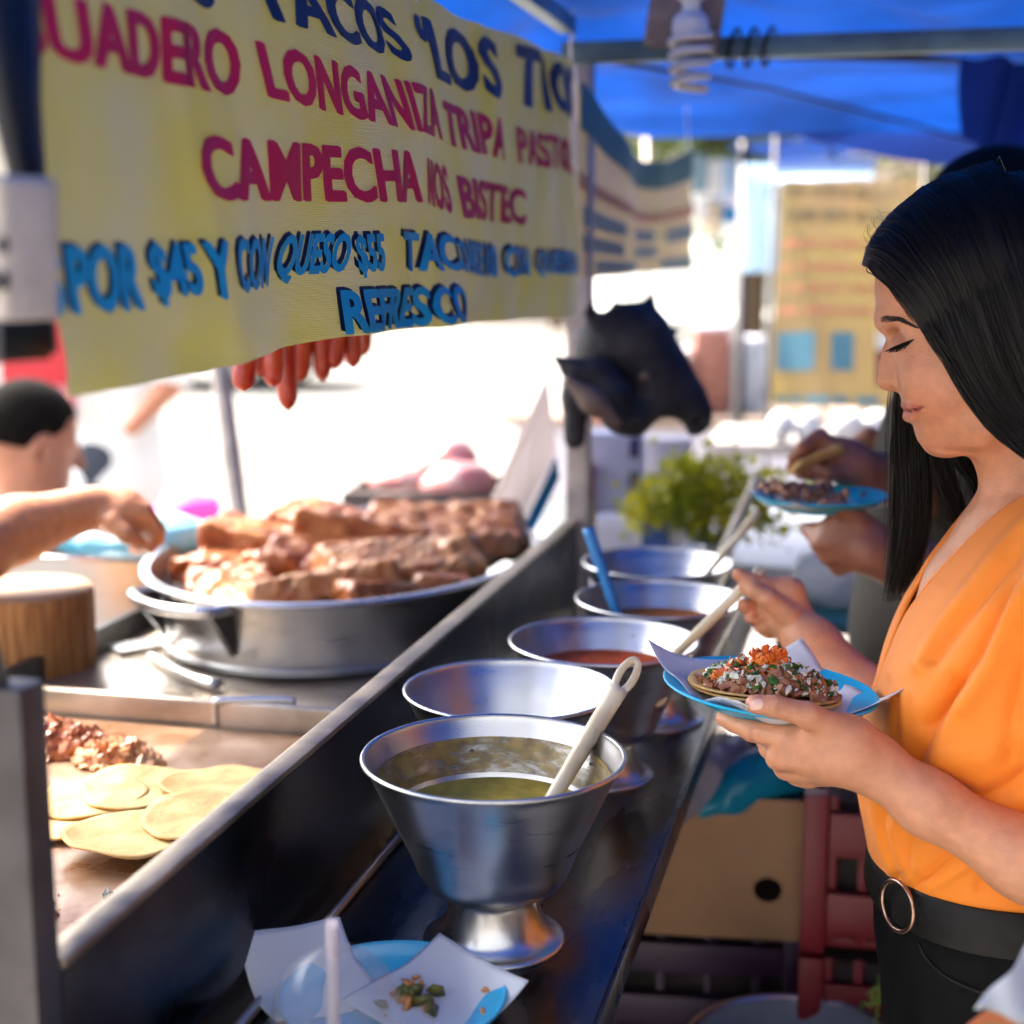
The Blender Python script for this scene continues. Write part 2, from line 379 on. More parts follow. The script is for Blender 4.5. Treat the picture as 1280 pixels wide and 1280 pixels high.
def bowl(c, label, salsa=None, lvl=.092, res=None, scale=1.0):
    t = thing('salsa_bowl', label, 'bowl', c, 'steel pedestal salsa bowls along the shelf')
    o = bpy.data.objects.new('bowl_shell', BOWL); COL.objects.link(o); o.parent = t; o.scale = (scale,)*3
    if not BOWL.materials: BOWL.materials.append(M['steel']); BOWL.polygons.foreach_set('use_smooth', np.ones(len(BOWL.polygons), bool))
    if salsa:
        r = BOWL_R(lvl); m = MB().lathe([(0, lvl+.0008), (r*.4, lvl+.0004), (r*.85, lvl), (r+.0012, lvl+.0014)], n=48).mesh('salsa'); s_ = link('salsa', m, M[salsa]); s_.location = (0, 0, 0); s_.parent = t
        co = np.empty(len(m.vertices)*3, np.float32); m.vertices.foreach_get('co', co); co = co.reshape(-1, 3); co[:, 2] += lvl-co[:, 2].min(); m.vertices.foreach_set('co', co.ravel()); s_.scale = (scale,)*3
    if res:
        zz = np.linspace(lvl+.006, lvl+.034, 12); m = MB().lathe(np.c_[BOWL_R(zz)-.0022, zz], n=64).mesh('residue'); z0 = zz[0]; s_ = link('salsa_residue', m, M[res]); s_.location = (0, 0, z0); s_.parent = t; s_.scale = (scale,)*3
    return t
BC = [np.array([*(PZ(x, y, SH+.160)[:2]), SH]) for x, y in ((617, 943), (630, 862), (751, 796), (824, 741), (823, 694))]
BC[1] = np.array([BC[1][0]-.002, 1.336, SH]); BC[2][1] = 1.536; BC[3][1] = 1.748; BC[4][1] = 1.962
bowl(BC[0], 'nearest steel pedestal bowl, holding thin green salsa', 'green_salsa', .110, 'green_res')
bowl(BC[1], 'second steel salsa bowl, just behind the one with green salsa', 'green_salsa', .06, None, .95)
bowl(BC[2], 'steel pedestal bowl with red salsa that the woman reaches into', 'red_salsa', .124, None, .95)
bowl(BC[3], 'steel bowl of orange salsa with a blue ladle in it', 'orange_salsa', .125, None, .95)
bowl(BC[4], 'farthest steel salsa bowl, in front of the green herbs', 'green_salsa', .10, None, .95)
def ladle(tip, end, label, m, w=.0068, slot=True, cup=True, flat=.45):
    tip = np.asarray(tip, float); end = np.asarray(end, float); d = end-tip; L_ = np.linalg.norm(d); d /= L_
    t = thing('ladle', label, 'ladle', tip)
    side = np.cross(d, CAM-tip); side /= np.linalg.norm(side)
    hb = MB(); n0 = end-d*(.034 if slot else 0); P = bez([tip+d*.012, tip+d*L_*.4, n0], 20); hb.tube(P, np.linspace(w*.75, w, 20), 10)
    if slot:
        a = np.linspace(0, 2*math.pi, 33)[:-1]; lp = np.array([n0+d*(.014+.0165*math.cos(q)*(1.0))+side*(w*.78*math.sin(q)) for q in a]); lp = np.concatenate([lp, lp[:2]])
        hb.tube(lp, w*.42, 8, cap=False)
    hb.build('handle', m, t, True)
    if cup:
        S_ = SDF(); c = tip+np.array([0, 0, -.008]); S_.ell(c, (.028, .028, .016)); S_.ell(c+[0, 0, .008], (.026, .026, .015), op='s', k=.003)
        sdf_obj('cup', S_, .0022, m, t)
    return t
T1 = BC[0]+[.034, .02, .100]; ladle(T1, PD(797, 822, 1.30), 'cream plastic ladle standing in the green salsa bowl', M['cream'], .0085)
T3 = BC[2]+[.045, -.02, .108]; HANDSP = PY(938, 726, 1.545); ladle(T3, HANDSP+(HANDSP-T3)*.10, 'cream plastic ladle held by the woman over red salsa', M['cream'], .0062, False)
T4 = BC[3]+[-.045, .0, .110]; ladle(T4, PY(735, 660, BC[3][1]+.02), 'blue plastic ladle leaning left in the orange salsa', M['blueladle'], .0075, False)
T5 = BC[4]+[.05, .02, .115]; ladle(T5, PY(948, 640, BC[4][1]+.06), 'slim beige ladle leaning right out of the farthest bowl', M['cream'], .006, False)
# ================================================================ griddle food
M['tortilla'] = mat('corn_tortilla', (.50, .28, .08), .7, col2=(.66, .44, .17), vscale=30, bump=.0012, bscale=90, sss=.1, ssss=.004)
tm = M['tortilla'].node_tree; tn_ = tm.nodes.new('ShaderNodeTexNoise'); tn_.inputs['Scale'].default_value = 75; tn_.inputs['Detail'].default_value = 3
tr_ = tm.nodes.new('ShaderNodeValToRGB'); tr_.color_ramp.elements[0].position = .60; tr_.color_ramp.elements[1].position = .70; tx_ = tm.nodes.new('ShaderNodeMix'); tx_.data_type = 'RGBA'; tx_.inputs[7].default_value = (.20, .075, .02, 1)
tb_ = tm.nodes['Principled BSDF'].inputs['Base Color']; tl_ = tb_.links[0].from_socket; tm.links.new(tn_.outputs[0], tr_.inputs[0]); tm.links.new(tr_.outputs[0], tx_.inputs[0]); tm.links.new(tl_, tx_.inputs[6]); tm.links.new(tx_.outputs[2], tb_)
TORT = [((78, 1028), 0, .054), ((112, 1000), 1, .053), ((172, 988), 2, .055), ((274, 984), 3, .056), ((160, 1046), 3, .056), ((252, 1024), 4, .055)]
tl = ['tortilla half hidden by the corner post at the griddle edge', 'tortilla beside the corner post, under its neighbours', 'back tortilla of the middle of the heap on the griddle', 'tortilla farthest right, next to the front panel rim', 'front tortilla of the heap, nearest the bare griddle', 'tortilla overlapping the front one, toward the panel rim']
for i, ((x, y), lv, r) in enumerate(TORT):
    c = PZ(x, y, GZ+.002+lv*.0040); ph = rng.uniform(0, 6, 4)
    def fn(a, q, ph=ph, r=r, c=c, i=i):
        rr = r*q*(1+.04*math.sin(3*a+ph[0])+.02*math.sin(7*a+ph[1])); h = .0012*q*math.sin(2*a+ph[2])+.0008*math.sin(5*a+ph[3])*q*q
        return (c[0]+rr*math.cos(a)*1.02, c[1]+rr*math.sin(a), c[2]+.0035+max(h, -.003)+.005*(q**4)*max(0, math.sin(a+ph[0])))
    V = [(c[0], c[1], c[2]+.004)]; n = 40; Fc = []
    for q in np.linspace(.12, 1, 9):
        V += [fn(2*math.pi*j/n, q) for j in range(n)]
    Fc += [(0, 1+j, 1+(j+1) % n) for j in range(n)]
    for k in range(8):
        Fc += [(1+k*n+j, 1+(k+1)*n+j, 1+(k+1)*n+(j+1) % n, 1+k*n+(j+1) % n) for j in range(n)]
    me = solidify(mesh_np('tortilla', V, Fc), .0020); tag(link('tortilla', me, M['tortilla']), tl[i], 'tortilla', 'tortillas warming on the griddle')
M['bits1'] = mat('fried_meat', (.20, .045, .015), .4, col2=(.52, .20, .08), vscale=60, bump=.002, bscale=120, coat=.3)
M['bits2'] = mat('pale_chopped_meat', (.70, .42, .22), .45, col2=(.46, .17, .07), vscale=70, bump=.002, bscale=120, coat=.2)
def chunks(n, fn, s, mb=None, seed=0):
    r_ = np.random.default_rng(seed); mb = mb or MB(); ico = np.array([(0, 0, 1), (.89, 0, .45), (.28, .85, .45), (-.72, .53, .45), (-.72, -.53, .45), (.28, -.85, .45), (.72, .53, -.45), (-.28, .85, -.45), (-.89, 0, -.45), (-.28, -.85, -.45), (.72, -.53, -.45), (0, 0, -1)])
    FI = [(0, 1, 2), (0, 2, 3), (0, 3, 4), (0, 4, 5), (0, 5, 1), (1, 6, 2), (2, 7, 3), (3, 8, 4), (4, 9, 5), (5, 10, 1), (6, 7, 2), (7, 8, 3), (8, 9, 4), (9, 10, 5), (10, 6, 1), (11, 7, 6), (11, 8, 7), (11, 9, 8), (11, 10, 9), (11, 6, 10)]
    for i in range(n):
        q = r_.uniform(.5, 1.2)*s*r_.uniform(.35, 1.5, 3); A = np.linalg.qr(r_.normal(size=(3, 3)))[0]
        mb.add((ico*(1+.36*r_.normal(size=(12, 1))))*q@A.T+np.asarray(fn(r_)), FI)
    return mb
def pile(name, c, rx, ry, h, n, s, m, label, seed):
    def fn(r_):
        a = r_.uniform(0, 6.28); q = math.sqrt(r_.uniform()); return (c[0]+rx*q*math.cos(a), c[1]+ry*q*math.sin(a), c[2]+.5*s+h*(1-q*q)*r_.uniform(0, 1))
    o = chunks(n, fn, s, None, seed).build(name, m, None, False); return tag(o, label, 'meat', kind='stuff')
pile('fried_meat', PZ(72, 935, GZ), .050, .045, .03, 420, .0055, M['bits1'], 'heap of dark red fried meat crumbs on the griddle', 1)
pile('chopped_meat', PZ(148, 955, GZ), .048, .028, .026, 380, .0055, M['bits2'], 'pale heap of chopped meat behind the tortillas', 2)
pile('burnt_crumbs', PZ(148, 1125, GZ), .016, .010, .004, 10, .004, M['black'], 'few burnt black crumbs on the bare griddle', 3)
pile('burnt_crumbs', PZ(120, 1150, GZ), .06, .08, .0, 26, .0022, M['bits1'], 'scattered tiny brown crumbs at the front of the griddle', 4)
# ================================================================ big pan with meat
PC = np.array([-.747, 2.02, GZ+.006]); PR = .268; SYP = 1.32; OV = np.diag([1., SYP, 1.])
pan = thing('frying_pan', 'wide shallow steel pan full of meat on the stove', 'pan', PC)
pr = [(0, 0), (PR*.86, 0), (PR*.925, .006), (PR*.95, .018), (PR*.985, .088), (PR*1.0, .094), (PR*1.022, .094), (PR*1.03, .098), (PR*1.02, .102), (PR*.995, .101), (PR*.975, .092), (PR*.935, .018), (PR*.86, .006), (0, .005)]
MB().lathe(bez(np.c_[pr, np.zeros(len(pr))], 90)[:, :2], PC, 72, OV).build('pan_shell', M['steel'], pan, True)
def onpan(deg, r, z): a = math.radians(deg); return PC+np.array([r*math.cos(a), SYP*r*math.sin(a), z])
hb = MB(); hb.tube(bez([onpan(-128, PR*1.0, .09), onpan(-126, PR*1.12, .094), onpan(-112, PR*1.15, .094), onpan(-98, PR*1.12, .094), onpan(-96, PR*1.0, .09)], 30), .0075, 10); hb.build('pan_handle', M['steel'], pan, True)
for a0 in (-127, -97):
    p0, p1, p2 = onpan(a0, PR*.99, .092), onpan(a0, PR*1.13, .094), onpan(a0, PR*.965, .025); tt = np.array([-math.sin(math.radians(a0)), math.cos(math.radians(a0)), 0])*.004
    MB().add([p0-tt, p1-tt, p2-tt, p0+tt, p1+tt, p2+tt], [(0, 1, 2), (5, 4, 3), (0, 3, 4, 1), (1, 4, 5, 2), (2, 5, 3, 0)]).build('handle_bracket', M['black'], pan)
M['pork'] = mat('roast_pork', (.50, .21, .065), .42, col2=(.24, .06, .016), vscale=28, bump=.003, bscale=90, coat=.08, spec=.3)
M['pork2'] = mat('pale_pork', (.56, .30, .14), .42, col2=(.42, .15, .05), vscale=26, bump=.0025, bscale=80, coat=.08, spec=.3)
M['red_pork'] = mat('reddish_pork', (.36, .085, .025), .42, col2=(.52, .23, .09), vscale=24, bump=.003, bscale=60, coat=.08, spec=.3)
M['dark_pork'] = mat('browned_pork', (.20, .05, .015), .42, col2=(.42, .15, .05), vscale=14, bump=.005, bscale=40, coat=.08, spec=.3)
MB().lathe([(0, .048), (PR*.5, .048), (PR*.952, .048)], PC, 48, OV).build('broth', mat('pan_broth', (.30, .12, .04), .12, var=.5, vscale=30, bump=.002, bscale=50, coat=.5), pan, True)
def meat(label, blobs, m, res=.0036, k=.012, wob=.0062, seed=0):
    s_ = SDF(); r_ = np.random.default_rng(seed)
    for (x, y, z, ra, rb, rc, a) in blobs:
        s_.box(PC+[x, y, z], (ra, rb, rc*.72), Rz(a)@Rx(r_.uniform(-.35, .35))@Ry(r_.uniform(-.2, .2)), min(rc*.5, .010), k)
    K = np.concatenate([r_.normal(size=(10, 3))*45, r_.normal(size=(8, 3))*170]); ph = r_.uniform(0, 6, 18)
    s_.fn(lambda P: wob*np.sin(P@K.T+ph).mean(1)*2.2, PC, 9, op='d')
    o = sdf_obj('pork_piece', s_, res, m, None, 1); return tag(o, label, 'meat', 'cooked pork pieces in the pan')
meat('long browned rib slab across the left of the pan', [(-.10, .02, .100, .125, .060, .024, .10), (-.01, .09, .108, .10, .055, .026, .3), (-.17, .0, .092, .05, .05, .022, 0)], M['pork'], seed=1)
meat('dark roasted chunk at the left rim of the pan', [(-.19, -.06, .075, .045, .05, .026, 0), (-.13, -.12, .07, .06, .045, .028, .4), (-.15, -.07, .085, .05, .04, .02, .4)], M['dark_pork'], seed=2)
meat('pale fatty pork leg stretching to the right of the pan', [(.02, -.16, .078, .10, .06, .030, .5), (.10, -.06, .092, .11, .055, .032, .75), (.17, .04, .098, .06, .05, .028, .8)], M['pork2'], seed=3)
meat('rounded pork shoulder at the back right of the pan', [(.08, .16, .098, .11, .08, .030, .1), (.16, .18, .098, .06, .07, .028, .3)], M['pork'], seed=4)
meat('brown crackling piece in the middle of the pan', [(-.04, -.04, .080, .07, .05, .030, .2), (.01, .03, .094, .06, .045, .026, .9), (-.09, -.06, .085, .04, .04, .02, 0)], M['dark_pork'], seed=5)
meat('reddish scraps at the front of the pan', [(-.07, -.21, .058, .05, .04, .022, 0), (.0, -.26, .056, .06, .035, .02, .2), (-.12, -.17, .062, .04, .04, .02, 0), (.08, -.24, .058, .05, .035, .02, .3)], M['red_pork'], seed=6)
meat('flat slab of meat at the back of the pan', [(-.08, .19, .098, .11, .06, .022, -.2), (.0, .24, .094, .08, .05, .022, 0)], M['red_pork'], seed=7)
meat('crisp brown offcut beside the pale pork leg', [(.10, -.17, .075, .06, .04, .022, .9), (.17, -.09, .075, .04, .05, .022, .4)], M['dark_pork'], seed=8)
# knife / scraper lying under the pan
sp = thing('spatula', 'steel spatula lying on the stove in front of the pan', 'spatula', PZ(235, 848, GZ))
MB().tube(bez([PZ(272, 855, GZ+.010), PZ(240, 845, GZ+.012), PZ(205, 828, GZ+.011), PZ(188, 818, GZ+.010)], 16), np.linspace(.011, .006, 16), 10, flat=.6).build('handle', M['steel'], sp, True)
MB().box(PZ(172, 806, GZ+.006), (.07, .045, .002), Rz(.9)).build('blade', M['steel'], sp)
# chopping log
lc = np.array([-1.070, 1.69, .945]); M['bark'] = mat('log_side', (.52, .24, .07), .75, col2=(.24, .09, .025), vscale=22, stretch=(4, 4, .35), bump=.004, bscale=30)
M['logtop'] = mat('cut_wood', (.46, .29, .16), .7, col2=(.36, .20, .10), vscale=14, bump=.001)
log = thing('chopping_log', 'round wooden chopping block with a greasy pale top', 'chopping block', lc)
MB().lathe([(0, 0), (.080, 0), (.084, .01), (.085, .13), (.082, .137)], lc, 40).build('side', M['bark'], log, True, auto=.6)
MB().lathe([(.083, .136), (.078, .140), (.05, .139), (0, .138)], lc, 40).build('cut_top', M['logtop'], log, True)
# table behind the cart carrying log, trays
tb = thing('work_table', 'low steel work table behind the cart rail', 'table', (-1.15, 1.9, .034))
MB().box((-1.15, 1.95, .93), (.32, 1.5, .03)).build('table_top', M['steel'], tb, bevel=.004)
for x in (-1.27, -1.03):
    for y in (1.3, 2.6): MB().box((x, y, .475), (.035, .035, .88)).build('leg', M['greypost'], tb, bevel=.003)
def tray(c, L_, W_, H_, rot, label, m):
    t = thing('steel_tray', label, 'tray', c); R = Rz(rot); c = np.asarray(c); th = .004
    def bx(cc, d): return MB().box(c+R@np.array(cc), d, R)
    bx((0, 0, th/2), (L_, W_, th)).build('bottom', m, t)
    for s_ in (-1, 1):
        bx((0, s_*(W_/2), H_/2), (L_+.02, .004, H_)).build('side', m, t); bx((s_*(L_/2), 0, H_/2), (.004, W_-.004, H_)).build('side', m, t)
    MB().tube([c+R@np.array(p) for p in ((-L_/2, -W_/2, H_), (L_/2, -W_/2, H_), (L_/2, W_/2, H_), (-L_/2, W_/2, H_), (-L_/2, -W_/2, H_))], .004, 8).build('tray_rim', m, t, True)
    return t
tray((-1.17, 2.02, .946), .30, .20, .125, .12, 'steel insert tray standing behind the chopping block', M['steel'])
# blue bag near the vendor's hand
def bag(c, r, label, m, seed, parent=None, name='plastic_bag', amp=.014, res=.006, freq=45):
    r_ = np.random.default_rng(seed); s_ = SDF(); s_.ell(c, r, None, .02); s_.ell(np.asarray(c)+[r[0]*.5, r[1]*.1, r[2]*.4], np.asarray(r)*.6, None, .03)
    K = r_.normal(size=(14, 3))*freq; ph = r_.uniform(0, 6, 14)
    s_.fn(lambda P: amp*np.abs(np.sin(P@K.T+ph)).mean(1)*1.7-amp, c, 9, op='d')
    return tag(sdf_obj(name, s_, res, m, parent, 1), label, 'bag')
M['tealbag'] = mat('pale_blue_bag', (.32, .68, .80), .35, transl=.3)
bag((-1.11, 2.03, 1.085), (.12, .07, .035), 'crumpled pale blue plastic bag in the steel tray', M['tealbag'], 4)
# ================================================================ banner with lettering
BX = -.45
top_px = [(571, 17), (640, 45), (715, 76)]; tp = [PX(x, y, BX) for x, y in top_px]
bot_px = [(78, 497), (180, 478), (290, 455), (430, 421), (570, 405), (715, 396)]; bp_ = [PX(x, y, BX) for x, y in bot_px]
ty = [.70]+[p[1] for p in tp]; tz = [1.760]+[p[2] for p in tp]; by = [p[1] for p in bp_]; bz = [p[2] for p in bp_]
def ydisp(y, z):
    """cloth ripple out of the banner plane"""
    y = np.asarray(y, float); z = np.asarray(z, float); q = (z-1.43)/.33
    w_ = .010*np.sin(9*y+2.5*q+.4)+.006*np.sin(21*y-6*q+1)
    for (yc, sl, wd, am) in ((.93, .10, .022, .012), (1.02, .16, .03, -.010), (1.36, .13, .022, -.010), (1.42, .10, .020, .008), (1.75, .2, .03, .016), (1.95, -.12, .03, -.018), (2.08, .1, .02, .014)):
        w_ = w_+.6*am*np.exp(-((y-yc-sl*(.6-q))/wd)**2)
    w_ = w_*np.clip((y-.72)/.1, .2, 1)
    lo = np.exp(-((q-.05)/.07)**2)*.006*np.sin(26*y); return w_*.55+lo
def lefty(z): return np.interp(z, [1.42, 1.56, 1.78], [by[0], by[0]-.012, by[0]-.035])
bn = thing('price_banner', 'large yellow plastic taco banner with red, navy and light blue lettering', 'banner', (BX, 1.46, 1.43))
NU, NV = 420, 90
Vb = []
for j in range(NV+1):
    for i in range(NU+1):
        u, v = i/NU, j/NV; y_ = by[0]+(by[-1]-by[0])*u; zb = np.interp(y_, by, bz); zt = np.interp(y_, ty, tz); z_ = zb+(zt-zb)*v
        y2 = y_+(lefty(z_)-by[0])*(1-u)**3
        Vb.append((BX+float(ydisp(y2, z_)), y2, z_))
w_ = NU+1; Fb = np.array([(j*w_+i, j*w_+i+1, (j+1)*w_+i+1, (j+1)*w_+i) for j in range(NV) for i in range(NU)])
mb_ = mat('banner_vinyl', (.66, .60, .12), .45, col2=(.64, .60, .30), vscale=9, transl=.14, detail=3)
t_ = mb_.node_tree; N_ = t_.nodes; wv = N_.new('ShaderNodeTexWave'); wv.bands_direction = 'Z'; wv.inputs['Scale'].default_value = 170; wv.inputs['Distortion'].default_value = .6; wv.inputs['Detail Scale'].default_value = 3
tc_ = N_.new('ShaderNodeTexCoord'); t_.links.new(tc_.outputs['Object'], wv.inputs['Vector']); bpn = N_.new('ShaderNodeBump'); bpn.inputs['Distance'].default_value = .0006; bpn.inputs['Strength'].default_value = .8
t_.links.new(wv.outputs[0], bpn.inputs['Height']); t_.links.new(bpn.outputs[0], N_['Principled BSDF'].inputs['Normal'])
link('vinyl_sheet', mesh_np('vinyl', Vb, Fb), mb_, bn)
M['maroon'] = mat('maroon_print', (.66, .008, .085), .5, transl=.1); M['navy'] = mat('navy_print', (.012, .025, .10), .42, transl=.1); M['cyan'] = mat('light_blue_print', (.008, .42, .76), .5, transl=.1)
def text_mesh(body, off=.02):
    cu = bpy.data.curves.new('t', 'FONT'); cu.body = body; cu.size = 1; cu.offset = off; cu.resolution_u = 3; cu.space_character = 1.02
    o = bpy.data.objects.new('t', cu); COL.objects.link(o); bpy.context.view_layer.update()
    me = bpy.data.meshes.new_from_object(o); bpy.data.objects.remove(o); bpy.data.curves.remove(cu)
    bm = bmesh.new(); bm.from_mesh(me); bmesh.ops.remove_doubles(bm, verts=bm.verts, dist=1e-4)
    for _ in range(6):
        ed = [e for e in bm.edges if e.calc_length() > .07]
        if not ed: break
        bmesh.ops.subdivide_edges(bm, edges=ed, cuts=1); bmesh.ops.triangulate(bm, faces=bm.faces)
    bm.to_mesh(me); bm.free(); return me
def word(body, quad, m, parent, X=None, lift=.0017, dpx=(0, 0), disp=True, off=.02, name='lettering', planar=None, bold=True):
    me = text_mesh(body, off); co = np.empty(len(me.vertices)*3, np.float32); me.vertices.foreach_get('co', co); co = co.reshape(-1, 3)
    lo, hi = co.min(0), co.max(0); u = ((co[:, 0]-lo[0])/(hi[0]-lo[0]))[:, None]; v = ((co[:, 1]-lo[1])/(hi[1]-lo[1]))[:, None]
    C4 = [(planar or (lambda x, y: PX(x, y, BX)))(x+dpx[0], y+dpx[1]) for x, y in quad]
    P = (C4[0]*(1-u)+C4[1]*u)*(1-v)+(C4[3]*(1-u)+C4[2]*u)*v
    if disp: P[:, 0] += ydisp(P[:, 1], P[:, 2])
    # a banner letter lies on the cloth, lifted a hair towards the customers
    P = P+np.array([lift, -lift*.35, 0]) if planar is None else P-FW*lift
    me.vertices.foreach_set('co', P.astype(np.float32).ravel()); me.update()
    if bold:     # heavier strokes: the same letters again, a little to each side
        du = (C4[1]-C4[0])/(hi[0]-lo[0]); dv_ = (C4[3]-C4[0])/(hi[1]-lo[1]); bm = bmesh.new(); bm.from_mesh(me)
        for k_, (s1, s2) in enumerate(((-.036, 0), (.036, 0), (-.018, .014), (.018, -.014))):
            m2 = me.copy(); Q2 = P+du*s1+dv_*s2+np.array([.00004*(k_+1), 0, 0]); m2.vertices.foreach_set('co', Q2.astype(np.float32).ravel()); bm.from_mesh(m2); bpy.data.meshes.remove(m2)
        bm.to_mesh(me); bm.free()
    return link(name, me, m, parent, smooth=False)
W1 = [('S', [(258, 4), (286, 12), (276, -50), (246, -62)]), ('TACOS', [(328, 20), (508, 79), (484, 12), (306, -50)]), ('“', [(520, 50), (536, 56), (528, 22), (509, 16)]), ('LOS', [(545, 99), (626, 125), (619, 50), (523, 21)]), ('T', [(643, 128), (674, 137), (671, 64), (640, 57)]), ('IOS', [(680, 138), (716, 150), (714, 86), (677, 72)])]
for s_, q in W1: word(s_, q, M['navy'], bn)
W2 = [('SUADERO', [(15, 66), (312, 122), (308, 40), (2, -18)]), ('LONGANIZA', [(338, 122), (554, 175), (541, 114), (325, 51)]), ('TRIPA', [(562, 180), (633, 200), (628, 151), (556, 126)]), ('PASTOR', [(652, 203), (715, 219), (713, 178), (647, 158)]),
      ('CAMPECHA', [(257, 250), (519, 253), (512, 190), (248, 168)]), ('NOS', [(527, 254), (563, 267), (558, 208), (523, 197)]), ('BISTEC', [(576, 272), (658, 281), (657, 237), (571, 219)])]
for s_, q in W2: word(s_, q, M['maroon'], bn)
W4 = [('5', [(56, 396), (75, 392), (66, 322), (48, 322)]), ('POR', [(84, 393), (173, 387), (168, 306), (72, 307)]), ('$45', [(190, 383), (248, 377), (239, 305), (180, 304)]), ('Y', [(256, 374), (280, 372), (274, 302), (247, 304)]), ('CON', [(296, 367), (343, 358), (352, 296), (290, 299)]), ('QUESO', [(354, 356), (432, 348), (440, 291), (364, 294)]), ('$55', [(447, 347), (475, 345), (470, 292), (441, 294)]),
      ('TAC', [(500, 339), (568, 338), (560, 294), (496, 290)]), ('OARDE', [(569, 340), (605, 346), (602, 305), (563, 299)]), ('10', [(611, 347), (627, 347), (626, 307), (610, 305)]), ('CON', [(635, 346), (665, 346), (664, 311), (634, 308)]), ('QUESO', [(671, 347), (715, 348), (713, 316), (671, 313)]),
      ('REFRESCO', [(431, 418), (573, 402), (570, 357), (427, 363)])]
for s_, q in W4:
    word(s_, q, M['navy'], bn, dpx=(-2.5, -4), lift=.0010); word(s_, q, M['cyan'], bn, lift=.0028)
for x, z0 in ((.76, 1.757), (1.43, 1.775), (2.165, 1.788)):
    MB().tube([(BX, x, np.interp(x, ty, tz)-.01), (BX-.002, x+.004, z0+.02), (BX, x, 1.82)], .0018, 6).build('tie_cord', M['white_plastic'], bn, True)
# ================================================================ canopy
M['tarp'] = mat('blue_tarp', (.004, .10, .60), .75, spec=.15, var=.45, vscale=2.5, bump=.006, bscale=9, transl=.06)
M['navytarp'] = mat('dark_blue_tarp', (.012, .035, .20), .5, var=.2, vscale=4, bump=.003, bscale=18, transl=.3)
M['beam'] = mat('beam_paint', (.10, .17, .20), .45, .4, var=.25, vscale=14)
cn = thing('canopy', 'blue translucent tarp canopy on a thin metal frame', 'canopy', (.2, 1.4, .034))
def tarpf(u, v):
    x = -1.44+2.9*u; y = .30+3.35*v
    z = 1.91+.06*math.sin(max(0, min(1, (y-.3)/2.2))*math.pi)-.055*max(0, y-2.2)+.045*math.sin(5*x+1.5*y)+.022*math.sin(13*y+4*x)+.012*math.sin(23*x-9*y)-.03*math.exp(-((y-2.9-.15*x)/.08)**2)+.05*(x-.3)*.5
    z = max(z, 1.845)-.03*math.exp(-((x+1.44)/.05)**2)
    return (x, y, z-.06*math.exp(-((y-3.65)/.10)**2))
MB().grid(tarpf, 60, 100).build('tarp_sheet', M['tarp'], cn, True)
def valf(u, v):
    x = -.40+1.75*u; return (x, 3.66+.03*math.sin(9*x)+.015*v, 1.87-.030*x-(.09+.09*u+.035*math.sin(5*x+1))*v)
MB().grid(valf, 40, 6).build('tarp_valance', M['navytarp'], cn, True)
MB().box((.36, 2.2, 1.797), (1.66, .026, .030)).build('cross_beam', M['beam'], cn, bevel=.003)
MB().box((-.46, 1.26, 1.835), (.024, 1.86, .024)).build('side_beam', M['beam'], cn, bevel=.003)
MB().box((.335, 1.50, 1.835), (.024, 2.3, .024)).build('side_beam', M['black'], cn, bevel=.003)
MB().box((1.18, 1.50, 1.835), (.024, 2.3, .024)).build('side_beam', M['black'], cn, bevel=.003)
MB().box((-.458, 2.284, .925), (.036, .036, 1.79)).build('pole', M['greypost'], cn, bevel=.004)
for x, y in ((1.18, 2.22), (1.18, .36)):
    MB().box((x, y, .93), (.032, .032, 1.80)).build('pole', M['greypost'], cn, bevel=.004)
MB().box((.36, .36, 1.80), (1.66, .026, .030)).build('cross_beam', M['beam'], cn, bevel=.003)
MB().tube([(-.46, 2.2, 1.80), (.3, 3.0, 1.86), (.9, 3.6, 1.85)], .008, 6).build('strut', M['black'], cn, True); MB().tube([(1.1, 2.2, 1.80), (.5, 2.9, 1.86), (-.2, 3.6, 1.86)], .008, 6).build('strut', M['black'], cn, True)
MB().box((-.10, 3.60, 1.875), (2.2, .022, .022)).build('cross_beam', M['black'], cn, bevel=.003)
for y in (2.0,):
    MB().tube([PD(770, 78, 2.45), PD(960, 110, 2.9), PD(1225, 178, 3.45)], .004, 6).build('guy_cord', M['black'], cn, True)
def flap(u, v):
    a = PD(1200+90*u, 70+6*u, 2.55); b_ = PD(1204+84*u, 172+38*u+8*math.sin(7*u), 2.55); p = a*(1-v)+b_*v; return p+RT*0+FW*.02*math.sin(9*u+3*v)
MB().grid(flap, 20, 14).build('hanging_flap', M['navytarp'], cn, True)
# wooden plate and cable ties at the beam joint
kp = thing('wiring_block', 'brown wiring block with looped cable at the beam joint', 'wiring', PD(862, 40, 2.3))
M['brownp'] = mat('old_wood', (.26, .19, .15), .6, var=.3, vscale=30)
c_ = PY(858, 12, 2.19); MB().box((c_[0], 2.175, 1.835), (.105, .012, .085), Ry(.15)).build('back_plate', M['brownp'], kp, bevel=.002)
for i in range(3):
    c = PY(915+22*i, 58, 2.18); a = np.linspace(0, 6.28, 24); MB().tube([(c[0]+.004*math.cos(t)+.006*math.sin(t), 2.2+.022*math.cos(t), 1.797+.026*math.sin(t)) for t in a], .0025, 6).build('cable_loop', M['black'], kp, True)
